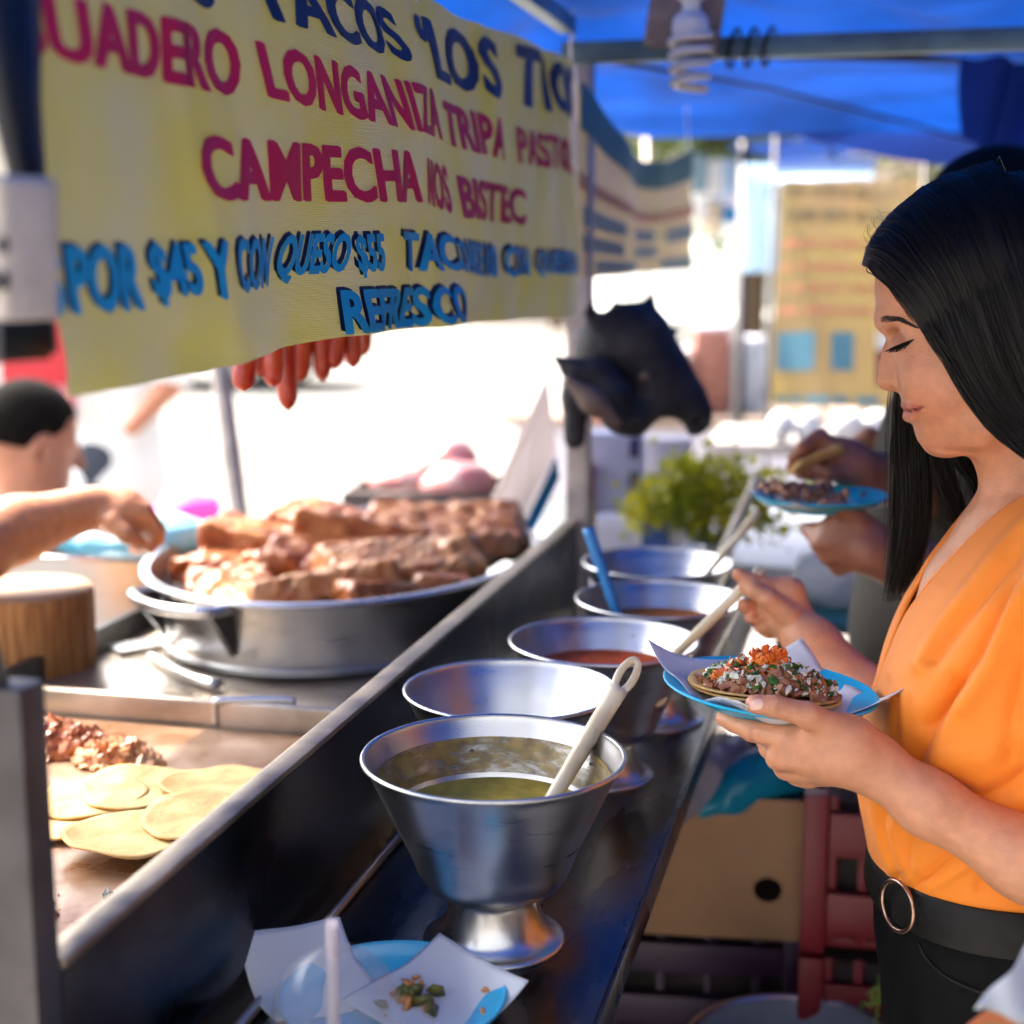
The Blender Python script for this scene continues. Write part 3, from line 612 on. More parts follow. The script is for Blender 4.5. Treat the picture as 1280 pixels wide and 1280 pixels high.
# spiral bulb
bc = PY(862, 112, 2.13)
bu = thing('spiral_bulb', 'white spiral energy saving bulb hanging under the beam', 'light bulb', bc)
M['bulbglass'] = mat('bulb_glass', (.80, .78, .76), .3)
a = np.linspace(0, 2*math.pi*4, 220); ht = .072
for ph in (0,):
    MB().tube(np.c_[bc[0]+(.027-.005*(1-a/a[-1]))*np.cos(a+ph), bc[1]+(.027-.005*(1-a/a[-1]))*np.sin(a+ph), bc[2]+ht*a/a[-1]], .0058, 8).build('spiral_tube', M['bulbglass'], bu, True)
MB().lathe([(0, .074), (.024, .074), (.026, .080), (.024, .094), (.019, .100), (.013, .104), (.013, .118), (.02, .12), (.021, .145), (.012, .15), (0, .15)], bc, 28).build('bulb_base', M['white_plastic'], bu, True, auto=.6)
MB().tube(bez([bc+[0, 0, .15], bc+[.008, .02, .165], bc+[-.02, .05, .18], bc+[-.02, .07, .165]], 16), .004, 6).build('cable', M['black'], bu, True)
# grey electric box at the left edge
eb = PD(12, 330, .66)
bx = thing('switch_box', 'worn grey switch box hanging at the left end of the banner', 'switch box', PD(15, 400, .74))
M['greybox'] = mat('grey_box_plastic', (.50, .46, .43), .5, var=.12, vscale=40, bump=.0005)
Rb = Rz(-.25)@Ry(.05)
MB().box(PD(8, 312, .74), (.036, .04, .072), Rb).build('housing', M['greybox'], bx, bevel=.006, seg=3)
for k in range(3): MB().box(PD(24, 262+44*k, .738)+[.001, -.020, 0], (.011, .005, .009), Rb).build('socket_slot', M['steel_dark'], bx, bevel=.002)
MB().tube([PD(10, -60, .78), PD(18, 120, .78), PD(46, 300, .78), PD(58, 440, .78)], [.024, .020, .010, .009], 8, flat=.5).build('hanging_strap', M['black'], bx, True)
MB().box(PD(4, 422, .745), (.034, .034, .022), Rb).build('connector', M['steel_dark'], bx, bevel=.003)
# sausages
M['chorizo'] = mat('chorizo', (.42, .020, .008), .32, col2=(.50, .06, .02), vscale=40, bump=.0012, bscale=60, coat=.4, sss=.1)
SX = -.66; sg = thing('chorizo_string', 'string of red chorizo links hanging behind the banner', 'sausage', PX(370, 500, SX))
for k_, (x, y, ln, dx) in enumerate(((306, 490, 95, 6), (322, 470, 90, -4), (342, 484, 100, 3), (358, 513, 120, -5), (376, 478, 100, 6), (402, 476, 105, -3), (420, 462, 95, 5), (440, 460, 100, -4), (455, 446, 90, 3))):
    sx = SX+rng.uniform(-.03, .03); n_ = 18; t_ = np.linspace(0, 1, n_)
    P = np.array([PX(x+dx*math.sin(2.6*t)*(1-t)-dx*.4, y-ln*(1-t), sx) for t in t_])
    lk = MB().tube(P, .0128*rng.uniform(.92, 1.1)*np.interp(t_, [0, .04, .14, .35, .75, .9, .97, 1], [.2, .55, .9, 1, 1, .88, .55, .15]), 14).build('link', M['chorizo'], sg, True)
    MB().tube([P[0], P[0]*.4+np.array([sx, P[0][1], PX(x, 335, sx)[2]])*.6, (sx, P[0][1], PX(x, 330, sx)[2])], .0012, 6).build('tie_string', M['white_plastic'], lk, True)
MB().tube([PX(300, 340, SX)+[0, 0, .01], PX(470, 325, SX)+[0, 0, .01]], .006, 8).build('hanging_bar', M['greypost'], sg, True)
# ================================================================ the woman with the taco
YM = 1.34
def skin_mat(name, v=.10, rough=.42):
    return mat(name, (1, 1, 1), rough, attr='Col', var=v, vscale=85, bump=.0005, bscale=520, rvar=.10, sss=.18, ssss=.004, detail=3)
M['skin'] = skin_mat('woman_skin'); SK = np.array([.64, .295, .165])
M['hair'] = mat('black_hair', (.005, .0038, .0034), .32, spec=.28); M['hairbase'] = mat('hair_mass', (.005, .004, .004), .6, spec=.1, var=.3, vscale=30)
M['orange'] = mat('orange_blouse', (.84, .235, .008), .62, var=.05, vscale=6, bump=.0003, bscale=1100, sheen=.15)
M['blackcloth'] = mat('black_trousers', (.006, .006, .0065), .85, spec=.12, var=.3, vscale=40, bump=.0004, bscale=500); M['belt'] = mat('black_belt', (.007, .007, .007), .55, spec=.25, var=.3, vscale=60, bump=.0004, bscale=200)
M['bronze'] = mat('bronze_buckle', (.42, .27, .20), .3, 1.)
def H(x, y, dy=0.): return PY(x, y, YM+dy)
def mir(p): return np.array([p[0], 2*YM-p[1], p[2]])
PXS = .000716
def gencyl(Z_, xf, xb, W_, yc, p=2.2, off=0.):
    """soft upright body: front edge, back edge and half width given by height"""
    Z_ = np.asarray(Z_); o = np.argsort(Z_); Z_, xf, xb, W_ = Z_[o], np.asarray(xf)[o], np.asarray(xb)[o], np.asarray(W_)[o]
    def f(P):
        z = P[:, 2]; a_ = np.interp(z, Z_, xf); b_ = np.interp(z, Z_, xb); w_ = np.interp(z, Z_, W_); c = (a_+b_)/2; h = (b_-a_)/2
        y0 = np.interp(z, Z_, yc) if not np.isscalar(yc) else yc
        r = ((np.abs(P[:, 0]-c)/h)**p+(np.abs(P[:, 1]-y0)/w_)**p)**(1/p); d = (r-1)*np.minimum(h, w_)-off
        dz = np.maximum(P[:, 2]-Z_[-1], Z_[0]-P[:, 2]); return np.where(dz > 0, np.sqrt(np.maximum(d, 0)**2+dz**2), d)
    return f
rows = [(232, 1205, 1300, 40), (245, 1172, 1335, 66), (262, 1142, 1355, 82), (285, 1116, 1372, 94), (310, 1101, 1383, 101), (340, 1094, 1388, 104), (365, 1092.5, 1387, 103), (385, 1094, 1384, 101), (400, 1098, 1378, 99), (413, 1105, 1370, 97), (424, 1111, 1362, 96), (440, 1116, 1350, 95), (455, 1119, 1338, 94), (470, 1121, 1326, 92),
        (485, 1124, 1315, 89), (498, 1126, 1305, 84), (510, 1131, 1295, 78), (520, 1136, 1285, 72), (530, 1142, 1275, 64), (540, 1149, 1262, 54), (550, 1156, 1250, 42), (558, 1168, 1240, 30)]
hz = [H(x, y)[2] for y, x, xb, w_ in rows]; hx = [H(x, y)[0] for y, x, xb, w_ in rows]; hb_ = [H(xb, y)[0] for y, x, xb, w_ in rows]; hw = [w_*PXS for y, x, xb, w_ in rows]
headf = gencyl(hz, hx, hb_, hw, YM, 2.15)
B = SDF(); hc = H(1235, 400)
B.fn(headf, hc, .17, .01)
def both(fn_):
    fn_(lambda p: p); fn_(mir)
px_ = lambda n: n*PXS
# brow, sockets, eyes
for m_ in (lambda p: p, mir):
    B.chain([m_(H(1107, 402, -.006)), m_(H(1119, 399.5, -.024)), m_(H(1143, 411, -.046))], [px_(9), px_(8.5), px_(7)], .012)
    B.ell(m_(H(1121, 421, -.030)), (px_(11), .014, px_(9)), None, .012, 's')
    B.ell(m_(H(1133, 431, -.0315)), (.0128, .0135, .0122), None, .004)
    B.ell(m_(H(1165, 468, -.044)), (px_(30), .017, px_(30)), None, .03)
    B.chain([m_(H(1186, 542, -.010)), m_(H(1232, 533, -.036)), m_(H(1290, 500, -.055))], [px_(19), px_(17), px_(17)], .025)
# nose
B.chain([H(1119, 424), H(1113, 440), H(1109.5, 458), H(1108, 475)], [px_(8), px_(8.5), px_(9.5), px_(10.5)], .006)
for m_ in (lambda p: p, mir):
    B.chain([m_(H(1124, 436, -.007)), m_(H(1121, 470, -.0085))], [px_(8), px_(9)], .010)
    B.ell(m_(H(1124, 477, -.0115)), (px_(9), .0062, px_(8.2)), None, .004)
B.cone(H(1109, 479), H(1126, 483), px_(8), px_(7), .005)
for m_ in (lambda p: p, mir): B.ell(m_(H(1119, 487, -.0075)), (px_(5.5), .0030, px_(3.2)), None, .002, 's')
# lips, laid on the modelled surface
def S(x, y, inn): p = B.trace(x, y, 1.0, 1.7); r = ray(x, y); return p+r/np.linalg.norm(r)*inn
l1, l2 = [H(1132.5, 507.5), S(1141, 507.5, .0030), S(1152, 509.5, .0020)], [H(1136.5, 519.5), S(1143, 517.8, .0034), S(1152, 511.5, .0022)]; l3 = [H(1127, 513.4), S(1137, 512.8, .0006), S(1146, 511.2, .0004), S(1154, 509.0, .0004)]
for m_ in (lambda p: p, mir):
    B.chain([m_(p) for p in l1], [px_(5.0), px_(4.8), px_(2.4)], .004); B.chain([m_(p) for p in l2], [px_(7), px_(6.4), px_(2.8)], .004)
for m_ in (lambda p: p, mir): B.chain([m_(p) for p in l3], [px_(1.4), px_(1.5), px_(1.4), px_(1.1)], .0026, 's')
B.ell(H(1175, 541), (px_(22), .022, px_(20.5)), None, .012)
# neck and trunk
B.chain([H(1296, 470, .0), H(1302, 560, .004), H(1312, 655, .006)], [.052, .050, .056], .02)
bl = [(1.315, .105, .245, .105), (1.30, .092, .250, .145), (1.27, .070, .258, .170), (1.235, .046, .262, .172), (1.20, .030, .262, .165), (1.16, .019, .258, .158), (1.13, .009, .252, .152), (1.10, -.002, .246, .147), (1.06, -.011, .240, .142), (1.03, -.007, .236, .140), (1.00, .000, .233, .138), (.975, .005, .232, .137), (.95, .010, .235, .136)]
bl = np.array(bl)
B.fn(gencyl(bl[:, 0], bl[:, 1]+.016, bl[:, 2]-.012, bl[:, 3]-.012, 1.35, 2.2), (.12, 1.35, 1.13), .3, .03)
ch_ = [(float(np.interp(z, bl[::-1, 0], bl[::-1, 1]))+.007+.034, 1.345, z) for z in (1.30, 1.26, 1.22, 1.17)]
B.chain(ch_, [.034]*4, .02)
B.chain([H(1262, 655, .02), H(1330, 640, .10), (.165, 1.515, 1.262)], [.02, .03, .042], .03); B.chain([H(1262, 655, -.02), (.165, 1.27, 1.29), (.175, 1.185, 1.262)], [.02, .03, .042], .03)
q = PY
# left arm, hand under the plate
B.chain([(.175, 1.185, 1.262), (.215, 1.17, 1.12), q(1405, 1142, 1.185)], [.044, .040, .036], .02)
B.chain([q(1405, 1142, 1.185), q(1280, 1074, 1.19), q(1160, 1004, 1.195), q(1095, 958, 1.20)], [.036, .0288, .0236, .0222], .02)
arm = q(1095, 958, 1.2)-q(1160, 1004, 1.195)
B.chain([q(1092, 956, 1.20), q(1058, 938, 1.197), q(1020, 934, 1.196)], [.0222, .0255, .024], .015)
B.ell(q(1030, 938, 1.198), (.033, .017, .0265), None, .012)
def fing(pts, rs, k=.004):
    B.chain([q(*p) for p in pts], rs, k)
fing([(1066, 922, 1.19), (1010, 894, 1.174)], [.0135, .0104], .012)
fing([(1010, 894, 1.174), (968, 883, 1.166), (944, 880, 1.164)], [.0104, .0086, .0080])
fing([(1012, 926, 1.188), (985, 926, 1.187)], [.012, .0112], .008); fing([(985, 924, 1.187), (940, 913, 1.200), (917, 903, 1.215), (904, 898, 1.23)], [.0106, .0090, .0078, .0068])
fing([(1012, 944, 1.19), (985, 945, 1.188), (973, 947, 1.192)], [.013, .0115, .0100], .006); fing([(973, 947, 1.192), (962, 935, 1.215), (955, 926, 1.235)], [.0098, .0085, .0072])
fing([(1020, 957, 1.198), (992, 960, 1.198), (982, 960, 1.202)], [.012, .0105, .0092], .006); fing([(982, 960, 1.202), (972, 948, 1.225), (966, 938, 1.245)], [.009, .0078, .007])
fing([(1032, 967, 1.205), (1008, 970, 1.206), (996, 969, 1.21)], [.0105, .009, .008], .006); fing([(996, 969, 1.21), (986, 960, 1.235), (980, 950, 1.25)], [.008, .0072, .0065])
# right arm, hand on the ladle
B.chain([(.165, 1.515, 1.262), (.150, 1.50, 1.12), q(1190, 968, 1.47)], [.042, .037, .034], .02)
B.chain([q(1190, 968, 1.47), q(1095, 880, 1.495), q(1015, 803, 1.53), q(985, 776, 1.545)], [.034, .030, .0232, .0205], .02)
B.ell(q(974, 757, 1.552), (.026, .016, .030), None, .014)
B.chain([q(992, 765, 1.55), q(990, 738, 1.55)], [.017, .0125], .012)
fing([(985, 737, 1.55), (958, 733, 1.545), (938, 727, 1.540), (923, 718, 1.538)], [.0115, .0095, .0082, .0068], .005)
fing([(985, 768, 1.53), (962, 750, 1.528), (943, 738, 1.532), (932, 733, 1.536)], [.0125, .0100, .0084, .0072], .005)
fing([(970, 757, 1.560), (946, 762, 1.552), (930, 757, 1.540)], [.0105, .0092, .0076], .003)
fing([(972, 771, 1.562), (953, 777, 1.553), (939, 772, 1.541)], [.0100, .0086, .0072], .003)
fing([(976, 782, 1.560), (962, 789, 1.553), (951, 785, 1.545)], [.009, .0078, .0066], .003)
wo = thing('person', 'woman in orange blouse and black trousers holding a plate with a taco', 'person', (.13, 1.35, .034))
V, Q = B.mesh(.0018); V = smooth_np(V, Q, 1, .4)
col = np.tile(SK, (len(V), 1)); pxv = topx(V)
def near(pts, r):
    d = np.full(len(V), 9.)
    for a_, b_ in zip(pts[:-1], pts[1:]):
        ab = b_-a_; t = np.clip((V-a_)@ab/(ab@ab), 0, 1); d = np.minimum(d, np.linalg.norm(V-a_-t[:, None]*ab, axis=1))
    return np.clip(1-d/r, 0, 1)[:, None]
def mix(c, wgt): global col; col = col*(1-wgt)+np.array(c)*wgt
Vm = V.copy(); V_ = V; V = np.where((V[:, 1] > YM)[:, None], np.c_[V[:, 0], 2*YM-V[:, 1], V[:, 2]], V)
sm = lambda x: x*x*(3-2*x)
pm = topx(V); seg = lambda L: dpx_(pm, L)
def dpx_(P, L):
    L = np.asarray(L, float); d = np.full(len(P), 1e9)
    for a_, b_ in zip(L[:-1], L[1:]):
        ab = b_-a_; t = np.clip((P-a_)@ab/(ab@ab), 0, 1); d = np.minimum(d, np.linalg.norm(P-a_-t[:, None]*ab, axis=1))
    return d
inface = ((V[:, 1] > YM-.06) & (V[:, 0] < H(1165, 500)[0]) & (V[:, 2] > H(1150, 540)[2]))[:, None]
mix((.47, .125, .095), inface*np.clip((5.2-np.interp(pm[:, 0], [1130, 1153], [0, 3.0])-seg([(1127, 508), (1140, 507.8), (1153, 509.3)]))/1.6, 0, .8)[:, None])
mix((.58, .165, .125), inface*np.clip((6.6-np.interp(pm[:, 0], [1130, 1153], [0, 4.2])-seg([(1129, 519), (1141, 517.5), (1152, 511.5)]))/1.8, 0, .8)[:, None])
mix((.16, .035, .03), inface*np.clip((1.9-seg([(1125, 513.4), (1137, 512.8), (1146, 511.2), (1154, 509.0)]))/1.0, 0, .85)[:, None])
mix((.60, .24, .145), sm(near([H(1160, 470, -.06), H(1175, 490, -.06)], .03))*.35)
mix((.40, .16, .10), sm(near([H(1126, 421, -.045), H(1140, 421, -.05)], .009))*.30)
mix((.16, .05, .035), np.clip(near([H(1118.5, 486.2, -.009), H(1121, 485.5, -.011)], .0035)*1.6, 0, .9))
V = V_
for p in ((930, 757, 1.540), (939, 772, 1.541), (923, 718, 1.538), (944, 880, 1.160)):
    mix((.66, .26, .18), sm(near([q(*p), q(p[0]+1, p[1], p[2])], .014))*.5)
for p in ((962, 881, 1.155), (967, 882, 1.155), (972, 883, 1.157), (938, 915, 1.19), (1008, 911, 1.178)):
    mix((.38, .15, .095), np.clip(near([q(p[0], p[1]-10, p[2]), q(p[0]+1, p[1]+10, p[2])], .0022)*1.3, 0, .35))
me = mesh_np('body', V, Q); setattr_col(me, col); link('body', me, M['skin'], wo)
# eye sliver, lashes, brow
from mathutils.bvhtree import BVHTree
BVH = BVHTree.FromPolygons([Vector(v) for v in V.tolist()], Q.tolist())
def btrace(bvh, x, y):
    r = Vector(ray(x, y)).normalized(); h = bvh.ray_cast(Vector(CAM), r, 3.0); return None if h[0] is None else np.array(h[0])
def onface(x, y, lift=.0004):
    p = btrace(BVH, x, y); r = ray(x, y); r = r/np.linalg.norm(r); return None if p is None else p-r*lift
up_ = [(1111.5, 436), (1118, 433), (1125, 430.2), (1133, 427), (1142, 424)]; lo_ = [(1112.5, 437), (1118, 437), (1125, 436), (1133, 432.5), (1142, 424.6)]
up_ = bez(np.array(up_), 16); lo_ = bez(np.array(lo_), 16)
Ve = []; 
for i in range(16):
    for t in np.linspace(0, 1, 5):
        x, y = up_[i]*(1-t)+lo_[i]*t; p = onface(x, y, .0006); Ve.append(p if p is not None else Ve[-1])
Fe = [(i*5+j, i*5+j+1, (i+1)*5+j+1, (i+1)*5+j) for i in range(15) for j in range(4)]
link('eye', mesh_np('eye', Ve, Fe), mat('dark_eye', (.012, .007, .005), .12, coat=.6), wo)
L_ = []
for k in range(90):
    t = rng.uniform(); i = t*15; p = np.array([np.interp(i, range(16), up_[:, 0]), np.interp(i, range(16), up_[:, 1])]); p0 = onface(p[0], p[1], .0004)
    if p0 is None: continue
    d = np.array([-.0042+.0032*t, -.0032, -.0028+.0018*t])*rng.uniform(.6, 1.1); L_.append(bez([p0, p0+d*.5+[0, 0, -.0008], p0+d+[0, 0, .0006]], 5))
for k in range(26):
    t = rng.uniform(); i = t*15; p = np.array([np.interp(i, range(16), lo_[:, 0]), np.interp(i, range(16), lo_[:, 1])]); p0 = onface(p[0], p[1], .0003)
    if p0 is not None: L_.append(bez([p0, p0+[-.0008, -.001, -.0012], p0+[-.0012, -.0016, -.0026]], 4))
strands('eyelashes', L_, .00028, M['hair'], wo)
L_ = []
for k in range(300):
    t = rng.uniform()**.85; x = 1096+46*t; yc = np.interp(t, [0, .2, .55, 1], [402.5, 399.5, 398.5, 408.5]); hh = np.interp(t, [0, .12, .5, 1], [3.0, 4.2, 2.9, .8]); y = yc+rng.uniform(-hh, hh)
    p0 = onface(x, y, .0002)
    if p0 is None: continue
    p1 = onface(x+5+2*t, y-2.6+4.5*t, .0009)
    if p1 is None or np.linalg.norm(p1-p0) > .009: continue
    L_.append(bez([p0, (p0+p1)/2-np.array([0, .0005, 0]), p1], 4))
strands('eyebrow', L_, .00019, mat('brow_hair', (.014, .008, .006), .5), wo)
# thumb nail
Vn = []; Fn = []
for a_ in range(7):
    for c_ in range(7):
        u, v = a_/3-1, c_/3-1; s_ = math.sqrt(max(0, 1-.35*v*v)); p = btrace(BVH, 945.5+8.5*u*s_, 880.5+6.8*v*math.sqrt(1-.3*u*u)-1.2*u); Vn.append(p-np.array([0, 1, 0])*.0005 if p is not None else Vn[-1])
Fn = [(a_*7+c_, a_*7+c_+1, (a_+1)*7+c_+1, (a_+1)*7+c_) for a_ in range(6) for c_ in range(6)]
link('thumb_nail', mesh_np('nail', Vn, Fn), mat('nail', (.82, .50, .40), .2, coat=.5), wo)
# ---------------------------------------------------------------- hair
hl = np.array([(1040, 340), (1088, 337), (1102, 334), (1115, 342), (1130, 358), (1145, 383), (1153, 402), (1165, 428), (1181, 449), (1206, 484), (1228, 514), (1256, 544), (1310, 584)], float)
HB = SDF(); HB.fn(gencyl(hz, hx, hb_, hw, YM, 2.15, .0045), hc, .18, .01); HB.ell(H(1262, 344, 0), (.098, .074, .074), None, .02)
HB.cone(H(1330, 430, -.02), H(1420, 640, -.03), .062, .072, .04); HB.cone(H(1330, 430, .02), H(1420, 640, .03), .062, .072, .04)
Vh, Qh = HB.mesh(.0035); 
Vf = np.where((Vh[:, 1] > YM)[:, None], np.c_[Vh[:, 0], 2*YM-Vh[:, 1], Vh[:, 2]], Vh); ph_ = topx(Vf); keep = ph_[:, 1] < np.interp(ph_[:, 0], hl[:, 0], hl[:, 1])+1.5
Qh = Qh[keep[Qh].all(1)]; us = np.unique(Qh); rm = np.zeros(len(Vh), int); rm[us] = np.arange(len(us)); link('hair_mass', mesh_np('hm', smooth_np(Vh[us], rm[Qh], 2), rm[Qh]), M['hairbase'], wo)
GU = [[(1106, 336, 0), (1124, 344, -.030), (1142, 377, -.056), (1158, 417, -.068), (1181, 449, -.074), (1208, 494, -.079), (1246, 538, -.086), (1308, 583, -.097), (1388, 645, -.106), (1440, 770, -.105)],
      [(1105, 324, 0), (1130, 331, -.033), (1152, 366, -.061), (1172, 415, -.075), (1197, 453, -.080), (1227, 502, -.085), (1269, 550, -.092), (1330, 596, -.101), (1398, 658, -.108), (1445, 775, -.105)],
      [(1108, 303, 0), (1141, 311, -.038), (1168, 355, -.068), (1192, 420, -.082), (1216, 475, -.087), (1250, 525, -.092), (1296, 575, -.098), (1350, 620, -.105), (1405, 680, -.109), (1450, 780, -.105)],
      [(1136, 264, 0), (1176, 280, -.045), (1208, 340, -.078), (1234, 415, -.088), (1260, 480, -.093), (1296, 535, -.098), (1340, 590, -.103), (1385, 645, -.107), (1425, 710, -.109), (1460, 790, -.105)],
      [(1190, 233, 0), (1230, 254, -.050), (1262, 325, -.083), (1288, 410, -.093), (1314, 485, -.098), (1346, 550, -.102), (1380, 610, -.106), (1415, 670, -.108), (1445, 735, -.108), (1470, 800, -.103)],
      [(1262, 216, 0), (1302, 240, -.052), (1332, 315, -.085), (1355, 405, -.095), (1376, 490, -.10), (1398, 560, -.104), (1420, 620, -.107), (1445, 690, -.107), (1465, 750, -.106), (1480, 810, -.10)],
      [(1345, 222, .0), (1385, 260, -.05), (1408, 335, -.08), (1425, 420, -.09), (1438, 500, -.095), (1450, 570, -.10), (1462, 640, -.102), (1475, 700, -.102), (1485, 760, -.10), (1490, 815, -.095)]]
GW = np.array([[H(*p) for p in g_] for g_ in GU]); L_ = []
nG = len(GW)
def guide(s_): i = min(int(s_), nG-2); f_ = s_-i; return GW[i]*(1-f_)+GW[i+1]*f_
fr = np.linspace(0, 1, 26)
for k in range(9000):
    cl = rng.uniform(0, nG-1.001) if k > 900 else rng.uniform(0, .9); cc = round(cl*26)/26; s_ = max(0, cl*.45+cc*.55+rng.normal()*.006) if k > 400 else cl
    P = bez(guide(min(s_, nG-1.002)), 26); lay = rng.uniform(-.004, .0035); P = P+np.array([0, -1, .25])*(lay*np.sin(fr*math.pi/2+.15))[:, None]
    ph = rng.uniform(0, 6, 3); wv_ = 1+3.5*(rng.uniform() < .10); P += np.c_[np.sin(fr*7+ph[0])*.0014, np.sin(fr*6+ph[1])*.0016, np.sin(fr*5+ph[2])*.0010]*fr[:, None]*wv_
    L_.append(P)
for k in range(700):          # far half of the crown, mirrored
    P = bez(guide(rng.uniform(0, nG-1.01)), 26); P = np.c_[P[:, 0], 2*YM-P[:, 1], P[:, 2]]; L_.append(P+np.array([0, rng.uniform(-.004, .003), 0])+rng.normal(size=3)*.001)
def lift_hair(L, dmin):
    n_ = [len(p) for p in L]; A_ = np.concatenate(L); lv = np.repeat(dmin+.0055*rng.uniform(0, 1, len(L))**1.6, n_)
    for _ in range(2):
        d_ = HB(A_); m_ = d_ < lv; e = .001; S_ = A_[m_]; g_ = np.stack([HB(S_+np.eye(3)[i]*e)-d_[m_] for i in range(3)], 1); g_ /= np.linalg.norm(g_, axis=1)[:, None]+1e-9; A_[m_] = S_+g_*(lv[m_]-d_[m_])[:, None]
    return np.split(A_, np.cumsum(n_)[:-1])
L_ = lift_hair(L_, .0006)
strands('hair', L_, .00046, M['hair'], wo)
FAR = [([(1150, 440, .066), (1133, 490, .070), (1128, 560, .072), (1126, 630, .072), (1122, 695, .070), (1112, 752, .066)], 7, 430),
       ([(1165, 440, .066), (1148, 490, .068), (1146, 560, .070), (1147, 630, .070), (1140, 690, .069), (1122, 750, .066)], 9, 560),
       ([(1195, 450, .062), (1172, 520, .066), (1178, 575, .068), (1192, 625, .068), (1207, 660, .066), (1216, 690, .064)], 6, 170),
       ([(1210, 450, .060), (1196, 520, .064), (1206, 575, .066), (1222, 600, .066), (1228, 630, .064), (1215, 665, .062)], 7, 200),
       ([(1225, 470, .058), (1222, 530, .062), (1236, 570, .064), (1242, 600, .063), (1238, 640, .060), (1225, 680, .058)], 5, 200)]
L_ = []
for g_, sp_, n_ in FAR:
    for k in range(n_):
        o_ = rng.normal(); t_ = np.linspace(0, 1, len(g_)); cl = round(o_*3)/3; o_ = .35*o_+.65*cl; e_ = rng.uniform(.82, 1.02)
        pts = [H(x+sp_*o_*(1-.25*t), y, dy+rng.uniform(-.005, .005)+.004*o_) for (x, y, dy), t in zip(g_, t_)]; P = bez(pts, 30)
        P = P[:max(8, int(30*min(e_, 1)))]; P += (rng.normal(size=3)*.0007)[None]*np.linspace(.3, 1.6, len(P))[:, None]; L_.append(P)
for k in range(26):   # loose single hairs
    x0 = rng.uniform(1122, 1235); dx = rng.uniform(-22, 14); y1 = rng.uniform(640, 740); L_.append(bez([H(x0+10, 470, .06), H(x0, 560, .066), H(x0+dx*.4, 620, .066), H(x0+dx, y1, .064)], 20))
strands('side_locks', L_, .00050, M['hair'], wo)
L_ = []
for k in range(46):   # frizz along the parting
    s_ = rng.uniform(0, 2.6); i = min(int(s_), nG-2); p0 = GW[i][0]*(1-s_+i)+GW[i+1][0]*(s_-i); n_ = np.array([-.75, rng.uniform(-.4, .4), .6]); p0 = p0+np.array([-.004, -.003, .003]); Lh = rng.uniform(.005, .022); a0 = rng.uniform(0, 6.28); cu = rng.uniform(.001, .004)
    t_ = np.linspace(0, 1, 14); L_.append(p0+np.outer(t_*Lh, n_)+np.c_[np.sin(a0+t_*7)-np.sin(a0), 0*t_, np.cos(a0+t_*7)-np.cos(a0)]*cu)
strands('flyaway_hair', L_, .00013, M['hair'], wo)
L_ = []
for k in range(60):   # fine hairs at the temple
    t = rng.uniform(); x, y = 1104+30*t+rng.uniform(0, 4), 346+42*t+rng.uniform(0, 6); p0 = onface(x, y, .0003); p1 = onface(x+8, y+14, .0006); 
    if p0 is not None and p1 is not None: L_.append(bez([p0, (p0+p1)/2, p1], 5))
strands('temple_hair', L_, .00018, mat('brown_fine_hair', (.06, .025, .012), .4), wo)
# ---------------------------------------------------------------- blouse
BL = SDF(); BL.fn(gencyl(bl[:, 0], bl[:, 1], bl[:, 2], bl[:, 3], 1.35, 2.2), (.12, 1.35, 1.13), .3, .01)
BL.chain([(.170, 1.27, 1.290), (.180, 1.185, 1.262), (.215, 1.165, 1.16), (.24, 1.16, 1.10)], [.040, .058, .062, .070], .03); BL.chain([(.165, 1.44, 1.290), (.172, 1.505, 1.262), (.170, 1.50, 1.16), (.165, 1.485, 1.10)], [.040, .052, .056, .062], .03)
BL.ell((.092, 1.285, 1.140), (.064, .062, .058), None, .05); BL.ell((.090, 1.405, 1.140), (.060, .060, .058), None, .05)
Vb, Qb = BL.mesh(.0030); Vb = smooth_np(Vb, Qb, 2)
e = .002; G0 = BL(Vb); gn = np.stack([BL(Vb+np.eye(3)[i]*e)-G0 for i in range(3)], 1); gn /= np.linalg.norm(gn, axis=1)[:, None]+1e-9
pb = topx(Vb)
def dpoly(P, L):
    L = np.asarray(L, float); d = np.full(len(P), 1e9)
    for a_, b_ in zip(L[:-1], L[1:]):
        ab = b_-a_; t = np.clip((P-a_)@ab/(ab@ab), 0, 1); d = np.minimum(d, np.linalg.norm(P-a_-t[:, None]*ab, axis=1))
    return d
